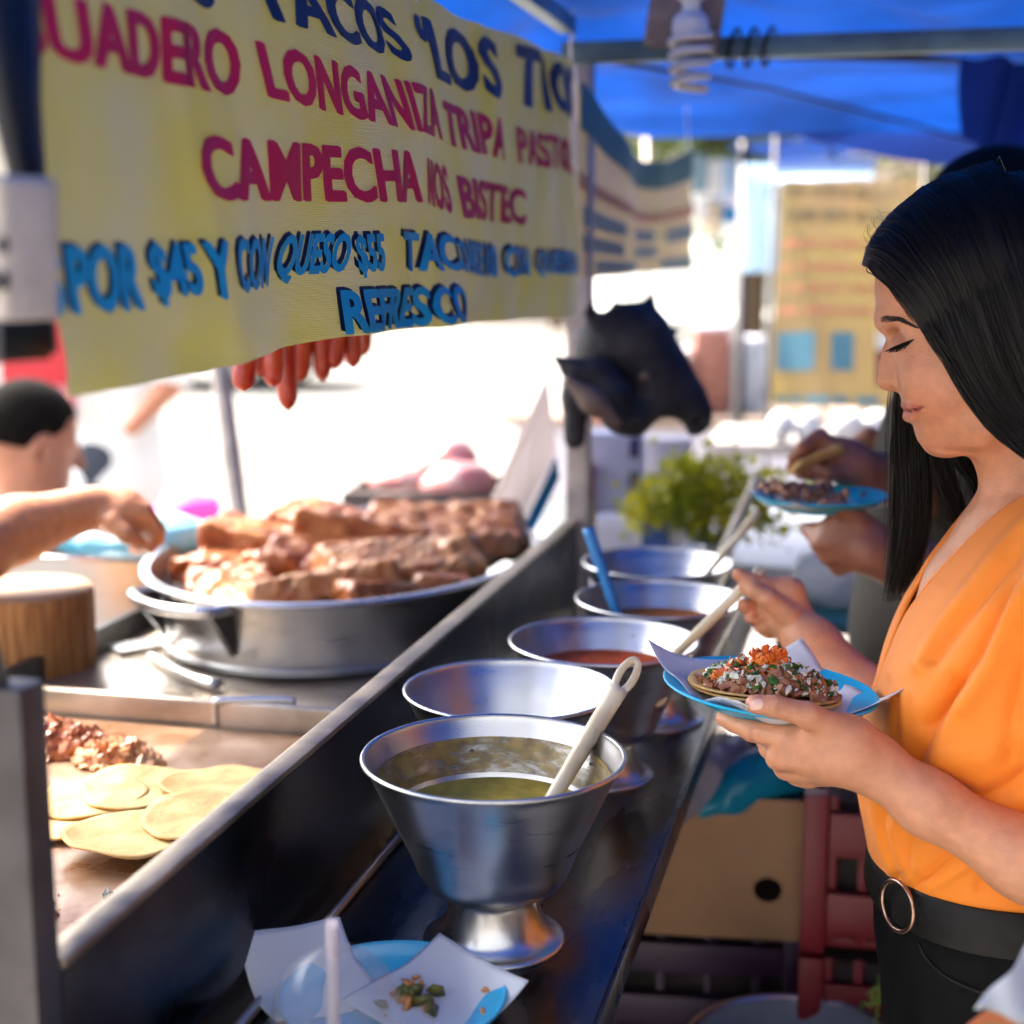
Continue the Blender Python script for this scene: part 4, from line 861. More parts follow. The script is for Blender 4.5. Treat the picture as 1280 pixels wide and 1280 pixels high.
FOLD = [([(1300, 655), (1262, 698), (1228, 742), (1194, 783), (1165, 825)], 9, -.0075), ([(1310, 640), (1282, 660), (1250, 692), (1215, 735), (1178, 780), (1150, 830)], 11, .0050), ([(1295, 685), (1273, 712), (1245, 771), (1224, 818), (1195, 862), (1160, 905)], 9, -.0085), ([(1300, 700), (1262, 770), (1238, 830), (1205, 880)], 13, .0065),
        ([(1310, 735), (1290, 800), (1275, 870), (1262, 940)], 14, -.006), ([(1195, 850), (1172, 895), (1152, 942), (1142, 970)], 10, -.008), ([(1122, 872), (1121, 905), (1123, 945)], 4, -.006), ([(1132, 870), (1133, 910), (1133, 950)], 6, .004), ([(1292, 962), (1262, 984), (1225, 1000), (1180, 985)], 13, -.008),
        ([(1300, 900), (1240, 940), (1180, 950)], 20, .006), ([(1111, 1000), (1104, 1030), (1112, 1066), (1122, 1095)], 5, -.0035), ([(1096, 990), (1094, 1020), (1104, 1060), (1116, 1090)], 5, .003), ([(1128, 1010), (1118, 1040), (1124, 1072), (1136, 1098)], 6, .0035), ([(1190, 1066), (1168, 1086), (1146, 1104)], 5, -.0045), ([(1215, 1075), (1180, 1098), (1165, 1108)], 8, .0035),
        ([(1150, 1035), (1135, 1062), (1132, 1095)], 7, -.0035), ([(1240, 1095), (1225, 1108)], 7, -.004), ([(1175, 1030), (1155, 1065), (1150, 1085)], 9, .003), ([(1108, 850), (1100, 890), (1092, 950)], 5, -.0025)]
dsp = np.zeros(len(Vb))
for L, wd, am in FOLD: dsp += am*np.exp(-(dpoly(pb, L)/wd)**2)
K = rng.normal(size=(6, 3))*22; ph = rng.uniform(0, 6, 6); dsp += .0016*np.sin(Vb@K.T+ph).mean(1)*2
Vb = Vb+gn*dsp[:, None]
zz_ = [1.118, 1.135, 1.16, 1.20, 1.24, 1.28, 1.31, 1.36]; nn_ = [-.002, .004, .013, .030, .047, .060, .072, .085]; mm_ = [.004, .004, .006, .012, .022, .038, .055, .085]
def ny(z): return 1.35-np.interp(z, zz_, nn_)
def my(z): return 1.35+np.interp(z, zz_, mm_)
front = Vb[:, 0] < .17+0*Vb[:, 2]
cut = (Vb[:, 1] > ny(Vb[:, 2])) & (Vb[:, 1] < my(Vb[:, 2])) & (Vb[:, 2] > 1.118) & ((Vb[:, 0] < .15) | (Vb[:, 2] > 1.29))
fk = ~cut[Qb].any(1); bd = np.zeros(len(Vb), bool); bd[np.unique(Qb[~fk])] = True
inn = np.zeros(len(Vb), bool); inn[np.unique(Qb[fk])] = True; edge = bd & inn & ~cut
ed = np.where(edge)[0]; Vb[ed, 1] = np.where(Vb[ed, 1] < 1.35, ny(Vb[ed, 2]), my(Vb[ed, 2]))
Qb = Qb[fk]; us = np.unique(Qb); rm = np.zeros(len(Vb), int); rm[us] = np.arange(len(us)); mb2 = mesh_np('blouse', Vb[us], rm[Qb]); solidify(mb2, -.0018); blo = link('blouse', mb2, M['orange'], wo)
for fn_, sgn in ((ny, -1), (my, 1)):
    P = []
    for z in np.linspace(1.120, 1.305, 40):
        y_ = float(fn_(z)); xs = np.linspace(-.06, .16, 441); dv = BL(np.c_[xs, np.full(441, y_), np.full(441, z)]); i = np.argmax(dv < 0)
        if dv[i] < 0: P.append((xs[i]+.0002, y_, z))
    MB().tube(bez(np.array(P)[::3], 60), .0022, 8).build('neckline_hem', M['orange'], blo, True)
# ---------------------------------------------------------------- trousers, belt, shoes
TR = SDF(); hy = 1.35
tr = np.array([(.985, .012, .225, .132), (.95, .010, .232, .140), (.90, .012, .245, .158), (.85, .020, .250, .170), (.80, .024, .245, .172), (.76, .030, .235, .165)])
TR.fn(gencyl(tr[:, 0], tr[:, 1], tr[:, 2], tr[:, 3], hy, 2.2), (.12, hy, .88), .3, .02)
for s_ in (-1, 1): TR.chain([(.13, hy+s_*.075, .80), (.115, hy+s_*.08, .47), (.13, hy+s_*.085, .09)], [.092, .062, .05], .03)
sdf_obj('trousers', TR, .006, M['blackcloth'], wo, 2)
for s_ in (-1, 1):
    SH_ = SDF(); SH_.chain([(.14, hy+s_*.085, .075), (.06, hy+s_*.088, .062), (-.03, hy+s_*.09, .058)], [.036, .034, .026], .02); sdf_obj('shoe', SH_, .005, M['belt'], wo)
def waist(a_, z, off=0.):
    x0, x1, w_ = np.interp(z, tr[::-1, 0], tr[::-1, 1]), np.interp(z, tr[::-1, 0], tr[::-1, 2]), np.interp(z, tr[::-1, 0], tr[::-1, 3]); ca, sa = math.cos(a_), math.sin(a_)
    r = (abs(ca)**2.2+abs(sa)**2.2)**(-1/2.2); return np.array([(x0+x1)/2-((x1-x0)/2*r+off)*ca, hy-((w_*r+off)*sa), z])
bm_ = MB(); n = 90; rowsb = []
for (z, o_) in ((.944, .003), (.944, .0075), (.946, .0085), (.978, .0085), (.980, .0075), (.980, .003)): rowsb.append([waist(2*math.pi*i/n, z, o_) for i in range(n)])
bm_.add(np.concatenate(rowsb), [(r*n+i, r*n+(i+1) % n, (r+1)*n+(i+1) % n, (r+1)*n+i) for r in range(5) for i in range(n)]); bl_o = bm_.build('belt', M['belt'], wo, True, auto=.6)
aB = min(np.linspace(0, 1.4, 200), key=lambda a_: abs(topx(waist(a_, .962, .011)[None])[0, 0]-1123)); c0 = waist(aB, .962, .012); tg = waist(aB+.03, .962, .012)-waist(aB-.03, .962, .012); tg /= np.linalg.norm(tg)
MB().tube([c0+tg*.0205*math.cos(t)+np.array([0, 0, .0215*math.sin(t)]) for t in np.linspace(0, 2*math.pi, 61)], .0023, 10, cap=False).build('buckle', M['bronze'], bl_o, True)
# curved pocket seam
P = []
for (x, y) in bez(np.array([(1148, 1178), (1160, 1200), (1190, 1225), (1240, 1245), (1290, 1262)]), 24):
    p = TR.trace(x, y, .9, 1.8)
    if p is not None: P.append(p-np.array([.3, .9, 0])*.0006)
if len(P) > 4: MB().tube(P, .0016, 6).build('pocket_seam', M['belt'], wo, True)
# ================================================================ plate and taco in her hand
pc = PY(960, 881, 1.262); pl = thing('plate', 'bright blue plastic plate held in the woman\'s left hand', 'plate', pc)
RP = Ry(.075)@Rx(-.02)
def plate_prof(R): return [(0, 0), (R*.55, 0), (R*.66, .002), (R*.80, .009), (R*.97, .0145), (R*1.0, .0165), (R*.985, .0180), (R*.95, .0165), (R*.80, .0115), (R*.66, .0045), (R*.55, .0022), (0, .0022)]
MB().lathe(bez(np.c_[plate_prof(.0925), np.zeros(12)], 60)[:, :2], pc, 80, RP).build('dish', M['bluepl'], pl, True)
def paperf(c, R, s, ang, seed, curl):
    r_ = np.random.default_rng(seed); k = r_.normal(size=(5, 2))*30; ph = r_.uniform(0, 6, 5)
    def f(u, v):
        x, y = (u-.5)*s, (v-.5)*s; rr = math.hypot(x, y); h = .0035+curl*max(0, rr-.055)**1.35+.0016*sum(math.sin(k[i]@np.array([x, y])+ph[i]) for i in range(5))*min(1, rr/.05)
        return c+R@(Rz(ang)@np.array([x, y, h]))
    return f
pp = MB().grid(paperf(pc, RP, .160, .62, 3, 1.5), 30, 30).mesh('p'); tag(link('napkin', solidify(pp, .0004), M['paper']), 'white wax paper lining the woman\'s blue plate', 'paper')
ta = thing('taco', 'open corn taco heaped with chopped meat, onion, cilantro and salsa', 'taco', pc+[0, 0, .006])
tc0 = pc+RP@np.array([-.004, -.008, .007])
for k in range(2):
    def tf(a_, q_, k=k):
        r = .058*q_*(1+.03*math.sin(3*a_+k)); x, y = 1.12*r*math.cos(a_), .80*r*math.sin(a_)
        return tc0+RP@np.array([x-.003*k, y, .0025+.0035*k+2.4*abs(y)**1.8*.9+1.0*max(0, abs(x)-.03)**1.6])
    V = [tf(0, 0)]+[tf(2*math.pi*j/40, q_) for q_ in np.linspace(.15, 1, 8) for j in range(40)]
    Fc = [(0, 1+j, 1+(j+1) % 40) for j in range(40)]+[(1+r*40+j, 1+(r+1)*40+j, 1+(r+1)*40+(j+1) % 40, 1+r*40+(j+1) % 40) for r in range(7) for j in range(40)]
    link('tortilla', solidify(mesh_np('tortilla', V, Fc), .002), M['tortilla'], ta)
M['tmeat'] = mat('chopped_beef', (.24, .085, .036), .45, col2=(.46, .22, .11), vscale=90, bump=.001, bscale=200, coat=.25); M['onion'] = mat('diced_onion', (.78, .78, .66), .3, sss=.2, coat=.3, var=.1, vscale=90); M['cil'] = mat('cilantro', (.06, .16, .02), .45, transl=.3, var=.4, vscale=90)
M['tsalsa'] = mat('orange_carrot_salsa', (.72, .12, .010), .3, col2=(.80, .24, .03), vscale=90, coat=.4)
def heap(r_, rad=1.0, h0=.0, hh=.027, cx=0, cy=0):
    a_ = r_.uniform(0, 6.28); q_ = math.sqrt(r_.uniform())*rad; x, y = .060*q_*math.cos(a_)+cx, .032*q_*math.sin(a_)+cy
    e_ = max(0, 1-(x/.064)**2-(y/.038)**2); z = .007+hh*e_*r_.uniform(.55, 1)+h0; return tc0+RP@np.array([x+.004, y, z])
chunks(520, lambda r_: heap(r_), .0044, None, 21).build('chopped_meat', M['tmeat'], ta, False)['kind'] = 'stuff'
chunks(420, lambda r_: heap(r_, .97, .003, .029), .0023, None, 22).build('onion', M['onion'], ta, False)['kind'] = 'stuff'
chunks(170, lambda r_: heap(r_, .97, .004, .029), .0026, None, 23).build('cilantro', M['cil'], ta, False)['kind'] = 'stuff'
cb = chunks(110, lambda r_: heap(r_, .24, .007, .031, -.005, -.006), .0032, None, 24); chunks(34, lambda r_: heap(r_, .16, .004, .028, -.038, -.014), .0028, cb, 25); chunks(60, lambda r_: heap(r_, .9, .003, .028), .0024, cb, 26); chunks(50, lambda r_: tc0+RP@np.array([.006+r_.normal()*.0055, -.004+r_.normal()*.005, .037+r_.normal()*.004]), .0030, cb, 27)
cb.build('salsa', M['tsalsa'], ta, False)['kind'] = 'stuff'
cr = chunks(46, lambda r_: pc+RP@np.array([r_.uniform(-.07, .075), r_.uniform(-.01, .06), .0125]), .0017, None, 28).build('onion_crumbs', M['onion']); tag(cr, 'tiny onion crumbs scattered on the blue plate', 'food', kind='stuff')
# ================================================================ leftovers and cup at the front of the shelf
p0 = PZ(492, 1262, SH+.004); pl2 = thing('plate', 'blue plastic plate with leftovers on the shelf front', 'plate', p0)
MB().lathe(bez(np.c_[plate_prof(.085), np.zeros(12)], 60)[:, :2], p0+[0, 0, -.003], 64).build('dish', M['bluepl'], pl2, True)
def pf(cx, cy, sx, sy, ang, cur, seed):
    r_ = np.random.default_rng(seed); k = r_.normal(size=(4, 2))*32; ph = r_.uniform(0, 6, 4)
    def f(u, v):
        x, y = (u-.5)*sx, (v-.5)*sy; d_ = Rz(ang)@np.array([x, y, 0]); h = .006+cur*max(0, (v-.55))**1.6+.0015*sum(math.sin(k[i]@np.array([x, y])+ph[i]) for i in range(4)); return p0+[cx, cy, 0]+d_+[0, 0, h]
    return f
for nm, lab, a_ in (('napkin', 'stained white paper with scraps on the leftover plate', (.028, .012, .10, .10, -.55, .06, 5)), ('napkin', 'white paper standing up behind the plastic cup', (-.070, .010, .085, .085, .75, .10, 6))):
    me = MB().grid(pf(*a_), 24, 24).mesh('n'); tag(link(nm, solidify(me, .0004), M['paper']), lab, 'paper')
scr = chunks(9, lambda r_: p0+np.array([.015+r_.normal()*.014, .0+r_.normal()*.012, .012]), .006, None, 31).build('vegetable_scraps', mat('limp_herbs', (.16, .16, .02), .4, col2=(.07, .07, .015), vscale=60), None, True); tag(scr, 'olive green scraps of herbs on the stained paper', 'food', kind='stuff')
scr = chunks(12, lambda r_: p0+np.array([.02+r_.normal()*.024, -.004+r_.normal()*.018, .011]), .0045, None, 32).build('taco_crumbs', mat('orange_crumbs', (.62, .26, .08), .5), None, True); tag(scr, 'orange crumbs left on the stained paper', 'food', kind='stuff')
cp0 = np.array([*PY(420, 1200, .835)[:2], SH-.0]); M['clear'] = mat('clear_plastic', (.36, .38, .44), .08, alpha=.20)
cu = thing('plastic_cup', 'clear plastic cup with dome lid and straw at the shelf front', 'cup', cp0)
cpf = [(.028, .0), (.030, .002), (.040, .070), (.0425, .073)]; MB().lathe(cpf, cp0, 48).build('cup_wall', M['clear'], cu, True)
MB().lathe([(.0435, .072), (.0435, .078), (.041, .081), (.040, .090), (.034, .107), (.024, .117), (.012, .122), (.008, .1225)], cp0, 48).build('dome_lid', M['clear'], cu, True)
MB().tube([cp0+[-.004, 0, .01], cp0+[-.003, .003, .10], cp0+[-.004, .004, .142]], .004, 10, cap=False).build('straw', mat('frosted_straw', (.66, .60, .66), .3, transl=.4), cu, True)
MB().lathe([(0, .003), (.029, .003), (.034, .05), (0, .05)], cp0, 32).build('drink', mat('pink_drink', (.55, .16, .10), .1, trans=.6, ior=1.33), cu, True)
sp_ = PZ(347, 1216, SH); tag(MB().lathe([(0, .004), (.006, .0035), (.009, .0008)], sp_+[.0, 0, .0005], 18).build('salsa_spot', M['tortilla'], None, True), 'dried pale blob of dough beside the shelf lip', 'food')
# ================================================================ people
def tone(me, c): setattr_col(me, np.tile(np.array(c), (len(me.vertices), 1)))
def colorobj(name, s_, res, m, parent, c, it=1, **kw):
    V, Q = s_.mesh(res, **kw); me = mesh_np(name, smooth_np(V, Q, it), Q)
    if c is not None: tone(me, c)
    return link(name, me, m, parent)
M['skin2'] = skin_mat('other_skin', .15)
def head_sdf(s_, c, f, hgt=.225, neck=None):
    """head with brow, nose, chin, ears, looking along f"""
    c = np.asarray(c, float); f = np.asarray(f, float); f = f/np.linalg.norm(f); l = np.cross([0, 0, 1], f); l /= np.linalg.norm(l); u = np.cross(f, l); R = np.stack([f, l, u], 1); k = hgt/.225
    w = lambda a, b, d: c+k*(R@np.array([a, b, d]))
    s_.ell(w(-.01, 0, .025), np.array([.095, .075, .085])*k, R, .02); s_.ell(w(.03, 0, -.035), np.array([.062, .058, .075])*k, R, .03); s_.ell(w(.068, 0, -.092), np.array([.022, .024, .020])*k, R, .03)
    s_.chain([w(.088, 0, .005), w(.108, 0, -.032)], [.010*k, .013*k], .01); s_.ell(w(.084, 0, -.062), np.array([.012, .022, .009])*k, R, .008)
    for b in (-1, 1):
        s_.ell(w(-.005, b*.078, -.015), np.array([.017, .008, .030])*k, R, .006); s_.ell(w(.080, b*.032, .004), np.array([.012, .014, .008])*k, R, .006, 's'); s_.ell(w(.074, b*.032, .003), np.array([.012, .013, .012])*k, R, .004)
    if neck is not None: s_.cone(w(-.015, 0, -.06), neck, .052*k, .055*k, .03)
    return R, k
def hair_sdf(c, R, k, low=-.05, grow=.007):
    h = SDF(); w = lambda a, b, d: np.asarray(c)+k*(R@np.array([a, b, d]))
    h.ell(w(-.014, 0, .032), np.array([.095+grow, .076+grow, .084+grow])*k, R, .01); h.ell(w(-.04, 0, -.005), np.array([.068, .078, .07])*k, R, .03); h.box(w(.09, 0, -.045), np.array([.07, .12, .085])*k, R@Ry(.35), .01, .015, 's'); h.box(w(0, 0, low-.10), np.array([.2, .2, .10])*k, R, .005, .01, 's'); return h
def hand_prims(s_, wr, pts, palm, thumb, kk=.005):
    s_.chain([wr, palm], [.026, .027], .015)
    for ch, r0 in pts: s_.chain(ch, np.linspace(r0, r0*.75, len(ch)), kk)
    s_.chain(thumb, np.linspace(.0125, .0095, len(thumb)), .008)
# ---- customer behind the woman
P2 = thing('person', 'customer in a dark olive shirt eating a taco behind the woman', 'person', (.15, 2.14, .034)); s_ = SDF()
hc2 = PD(1236, 294, 2.07); R2, k2 = head_sdf(s_, hc2, (-1, -.1, -.25), .22, (.13, 2.12, 1.36))
q2 = lambda x, y, d: PD(x, y, d)
s_.chain([(.14, 1.96, 1.30), (.17, 1.88, 1.12), q2(1200, 745, 1.80), q2(1140, 705, 1.78), q2(1090, 690, 1.77)], [.045, .042, .038, .034, .030], .02)
s_.ell(q2(1062, 672, 1.775), (.040, .020, .036), None, .015)
for ch, r in (([q2(1050, 655, 1.77), q2(1030, 662, 1.79), q2(1008, 660, 1.81)], .011), ([q2(1050, 675, 1.77), q2(1025, 680, 1.78), q2(1012, 665, 1.81)], .011), ([q2(1055, 692, 1.775), q2(1035, 698, 1.785), q2(1020, 682, 1.81)], .0105), ([q2(1065, 705, 1.78), q2(1048, 712, 1.79), q2(1035, 700, 1.81)], .0095), ([q2(1075, 650, 1.76), q2(1050, 634, 1.755), q2(1030, 631, 1.755)], .011)): s_.chain(ch, np.linspace(r, r*.78, len(ch)), .005)
s_.chain([(.12, 2.29, 1.30), (.13, 2.24, 1.12), q2(1190, 640, 2.0), q2(1120, 600, 1.92), q2(1075, 588, 1.88)], [.045, .042, .038, .032, .028], .02)
s_.ell(q2(1050, 575, 1.875), (.036, .022, .030), None, .015)
for ch, r in (([q2(1045, 560, 1.87), q2(1025, 545, 1.87), q2(1002, 560, 1.86)], .011), ([q2(1040, 568, 1.87), q2(1012, 558, 1.88), q2(992, 572, 1.87)], .011), ([q2(1038, 580, 1.88), q2(1008, 575, 1.89), q2(988, 585, 1.88)], .0105), ([q2(1045, 590, 1.87), q2(1018, 592, 1.87), q2(1000, 594, 1.87)], .0095), ([q2(1060, 590, 1.86), q2(1035, 592, 1.85), q2(1015, 582, 1.855)], .0115)): s_.chain(ch, np.linspace(r, r*.78, len(ch)), .005)
s_.chain([(.13, 2.12, 1.36), (.13, 2.12, .95)], [.06, .09], .03)
colorobj('body', s_, .005, M['skin2'], P2, (.34, .135, .08)); colorobj('hair', hair_sdf(hc2, R2, k2), .006, M['hairbase'], P2, None)
M['olive'] = mat('olive_shirt', (.045, .040, .030), .8, var=.2, vscale=8, bump=.004, bscale=14)
t = SDF(); t.chain([(.13, 2.12, 1.30), (.11, 2.12, 1.15), (.105, 2.12, .93)], [.11, .125, .13], .04); t.ell((.12, 2.12, 1.26), (.11, .20, .10), None, .05); t.ell((.11, 2.12, 1.0), (.13, .165, .14), None, .05); t.chain([(.14, 1.96, 1.30), (.17, 1.89, 1.16)], [.062, .062], .03); t.chain([(.12, 2.28, 1.30), (.13, 2.25, 1.16)], [.062, .062], .03); colorobj('shirt', t, .007, M['olive'], P2, None)
def legs(P, cx, cy, m, top=.92, w=.08, r=.095, seat=None):
    t = SDF(); t.ell((cx, cy, top-.04), (.125, .165, .12), None, .03)
    for s_ in (-1, 1): t.chain([(cx, cy+s_*w, top-.08), (cx-.01, cy+s_*w, .48), (cx, cy+s_*(w+.01), .09)], [r, .065, .055], .03)
    colorobj('trousers', t, .010, m, P, None)
    for s_ in (-1, 1):
        h = SDF(); h.chain([(cx+.02, cy+s_*(w+.01), .076), (cx-.13, cy+s_*(w+.01), .068)], [.042, .032], .02); colorobj('shoe', h, .008, M['black'], P, None)
M['jeans'] = mat('dark_jeans', (.03, .04, .07), .8, var=.25, vscale=12)
legs(P2, .19, 2.17, M['jeans'], .95, .08, .085)
pp2 = PD(1027, 628, 1.805); pl3 = thing('plate', 'blue plate held by the customer behind the woman', 'plate', pp2)
MB().lathe(bez(np.c_[plate_prof(.080), np.zeros(12)], 60)[:, :2], pp2+[0, 0, -.008], 56, Ry(-.02)).build('dish', mat('turquoise_plate', (.01, .44, .62), .35), pl3, True)
me = MB().grid(paperf(pp2+[0, 0, -.004], np.eye(3), .13, .5, 8, 1.0), 20, 20).mesh('n'); tag(link('napkin', solidify(me, .0004), M['paper']), 'white paper on the blue plate of the customer behind', 'paper')
fo = chunks(90, lambda r_: pp2+np.array([-.02+r_.normal()*.022, r_.normal()*.016, .010+r_.uniform(0, .008)]), .006, None, 41).build('taco_filling', M['tmeat'], None, True); tag(fo, 'meat scraps on the plate of the customer behind', 'food', kind='stuff')
tq = PD(1022, 572, 1.85); V = []
for j in range(17):
    for i in range(9):
        a_ = -1.2+2.4*j/16; x = (i/8-.5)*.085*math.cos(a_*.6); V.append(tq+RT*x*.8+UP*(x*.35)+RT*0+np.array([0, 0, 1])*(-.020*math.cos(a_)+.012)+FW*.020*math.sin(a_))
me = mesh_np('t', V, [(j*9+i, j*9+i+1, (j+1)*9+i+1, (j+1)*9+i) for j in range(16) for i in range(8)]); tag(link('taco', solidify(me, .004), M['tortilla']), 'folded taco in the raised hand of the customer behind', 'taco')
# ---- third customer farther along
P3 = thing('person', 'third customer in grey shirt half hidden behind the other two', 'person', (.42, 2.75, .034)); s_ = SDF(); hc3 = np.array([.40, 2.75, 1.58]); R3, k3 = head_sdf(s_, hc3, (-1, 0, -.2), .23, (.42, 2.75, 1.40))
s_.chain([(.40, 2.60, 1.33), (.38, 2.52, 1.12), PD(1160, 640, 2.45), PD(1108, 575, 2.40)], [.045, .04, .036, .028], .02); s_.ell(PD(1100, 560, 2.40), (.03, .025, .03), None, .02)
for i in range(4): s_.chain([PD(1098, 552+6*i, 2.39), PD(1080, 545+6*i, 2.38), PD(1068, 552+5*i, 2.38)], [.011, .0105, .009], .004)
s_.chain([PD(1102, 548, 2.38), PD(1085, 538, 2.37)], [.012, .01], .006)
s_.chain([(.42, 2.9, 1.33), (.42, 2.95, 1.10), (.36, 2.95, .92)], [.045, .04, .034], .02); s_.chain([(.42, 2.75, 1.38), (.42, 2.75, 1.0)], [.06, .09], .03)
colorobj('body', s_, .007, M['skin2'], P3, (.45, .20, .12)); colorobj('hair', hair_sdf(hc3, R3, k3), .008, M['hairbase'], P3, None)
t = SDF(); t.chain([(.42, 2.75, 1.32), (.41, 2.75, .93)], [.115, .13], .04); t.ell((.42, 2.75, 1.28), (.11, .20, .10), None, .05); t.chain([(.40, 2.60, 1.33), (.385, 2.54, 1.17)], [.062, .062], .03); t.chain([(.42, 2.9, 1.33), (.42, 2.94, 1.16)], [.062, .062], .03); colorobj('shirt', t, .009, mat('grey_shirt', (.45, .46, .48), .8, var=.1), P3, None); legs(P3, .42, 2.75, M['jeans'], .95)
# ---- vendor, only his arm in view
P4 = thing('person', 'vendor reaching over the pan with a bare arm from the left', 'person', (-1.62, 1.55, .034)); s_ = SDF()
hc4 = np.array([-1.60, 1.55, 1.58]); R4, k4 = head_sdf(s_, hc4, (1, .1, -.3), .23, (-1.62, 1.55, 1.40))
v = lambda x, y, d=1.98: PD(x, y, d)
s_.chain([(-1.58, 1.74, 1.34), (-1.46, 1.80, 1.20), v(-40, 690, 1.86), v(20, 662, 1.92), v(115, 634, 1.97)], [.052, .048, .046, .041, .029], .02)
s_.ell(v(150, 640), (.042, .03, .034), None, .015)
for i, (x1, y1, x2, y2) in enumerate(((182, 640, 198, 662), (178, 650, 196, 674), (170, 656, 188, 682), (162, 660, 176, 684))): s_.chain([v(158, 634+4*i, 1.96+.012*i), v(x1, y1, 1.965+.012*i), v(x2, y2, 1.975+.012*i), v(x2-8, y2+4, 1.985+.012*i)], [.0125, .012, .0105, .009], .005)
s_.chain([v(140, 652, 1.95), v(158, 668, 1.945), v(176, 678, 1.955)], [.014, .012, .010], .008)
s_.chain([(-1.60, 1.36, 1.34), (-1.58, 1.30, 1.10), (-1.40, 1.33, 1.02)], [.052, .046, .04], .02); s_.chain([(-1.62, 1.55, 1.38), (-1.62, 1.55, 1.0)], [.06, .10], .03)
colorobj('body', s_, .006, M['skin2'], P4, (.56, .25, .125)); colorobj('hair', hair_sdf(hc4, R4, k4), .009, M['hairbase'], P4, None)
t = SDF(); t.chain([(-1.62, 1.55, 1.32), (-1.61, 1.55, .93)], [.12, .14], .04); t.ell((-1.62, 1.55, 1.29), (.12, .22, .10), None, .05); t.chain([(-1.58, 1.73, 1.34), (-1.49, 1.78, 1.24)], [.066, .066], .03); t.chain([(-1.60, 1.37, 1.34), (-1.58, 1.32, 1.2)], [.066, .066], .03); colorobj('shirt', t, .010, mat('white_apron_shirt', (.72, .72, .72), .8), P4, None); legs(P4, -1.62, 1.55, M['jeans'], .95)
# ---- seated man with short dark hair, seen from behind
hc5 = PD(40, 548, 3.15); P5 = thing('person', 'man with short dark hair seated beyond the cart, seen from behind', 'person', (hc5[0], hc5[1], .034)); s_ = SDF(); fd = np.array([.62, .72, -.28])
R5, k5 = head_sdf(s_, hc5, fd, .235, hc5+[0.02, -.03, -.17]); b5 = hc5+np.array([.02, -.03, -.2]); sd5 = np.array([.8, .55, 0])
for sg in (-1, 1): s_.chain([b5+sd5*.17*sg+[0, 0, -.03], b5+sd5*.2*sg+[-.03, .03, -.28], b5+sd5*.15*sg+[-.12, .2, -.42]], [.05, .042, .032], .02)
s_.chain([hc5+[.005, -.02, -.03], b5], [.066, .068], .03); s_.chain([b5, b5+[0, 0, -.45]], [.06, .1], .03)
ea = hc5+R5@np.array([-.005, -.078, -.02]); s_.ell(ea, (.020, .012, .034), R5, .006); s_.ell(ea+R5@np.array([.002, -.010, .0]), (.009, .006, .018), R5, .004, 's')
colorobj('body', s_, .005, M['skin2'], P5, (.46, .19, .11)); colorobj('hair', hair_sdf(hc5, R5, k5, -.022, .003), .006, mat('short_dark_hair', (.006, .005, .0045), .95, spec=.1, var=.4, vscale=80, bump=.002, bscale=200), P5, None)
t = SDF(); t.chain([b5+[0, 0, -.05], b5+[0, 0, -.50]], [.12, .14], .04); t.ell(b5+[0, 0, -.09], (.2, .17, .09), None, .05)
for sg in (-1, 1): t.chain([b5+sd5*.17*sg+[0, 0, -.03], b5+sd5*.19*sg+[-.02, .02, -.18]], [.06, .058], .03)
colorobj('shirt', t, .010, mat('dark_blue_shirt', (.03, .035, .06), .8), P5, None)
t = SDF(); 
for sg in (-1, 1): t.chain([b5+sd5*.09*sg+[0, 0, -.52], b5+sd5*.1*sg+[-.25, .36, -.52], np.array([*(b5+sd5*.1*sg+[-.25, .38, 0])[:2], .10])], [.09, .075, .05], .03)
colorobj('trousers', t, .012, M['jeans'], P5, None)
st = thing('stool', 'plastic stool under the seated man beyond the cart', 'stool', (b5[0], b5[1], .0)); zt = b5[2]-.62
MB().box((b5[0], b5[1], zt-.012), (.30, .30, .025)).build('seat', M['white_plastic'], st, bevel=.006)
for sx in (-1, 1):
    for sy in (-1, 1): MB().tube([(b5[0]+sx*.12, b5[1]+sy*.12, zt-.02), (b5[0]+sx*.15, b5[1]+sy*.15, .0)], .016, 8).build('leg', M['white_plastic'], st, True)
# ---- person in white shirt
b6 = PD(142, 500, 4.9); P6 = thing('person', 'standing person in a loose white shirt beyond the seated man', 'person', (b6[0], b6[1], 0)); s_ = SDF(); hc6 = np.array([b6[0]-.03, b6[1], 1.56]); R6, k6 = head_sdf(s_, hc6, (-.6, .8, 0), .23, (b6[0], b6[1], 1.36))
for sg in (-1, 1): s_.chain([(b6[0]+sg*.19, b6[1], 1.32), (b6[0]+sg*.23, b6[1]-.05, 1.1), (b6[0]+sg*.17, b6[1]-.2, .98)], [.05, .042, .032], .02)
s_.chain([(b6[0], b6[1], 1.36), (b6[0], b6[1], .95)], [.06, .1], .03); colorobj('body', s_, .010, M['skin2'], P6, (.46, .19, .11)); colorobj('hair', hair_sdf(hc6, R6, k6), .010, M['hairbase'], P6, None)
t = SDF(); t.chain([(b6[0], b6[1], 1.30), (b6[0], b6[1], .80)], [.12, .17], .04); t.ell((b6[0], b6[1], 1.29), (.22, .13, .09), None, .05)
for sg in (-1, 1): t.chain([(b6[0]+sg*.18, b6[1], 1.32), (b6[0]+sg*.225, b6[1]-.03, 1.14)], [.066, .075], .03)
colorobj('shirt', t, .011, mat('white_shirt', (.75, .78, .82), .8), P6, None); legs(P6, b6[0], b6[1], M['jeans'], .92)
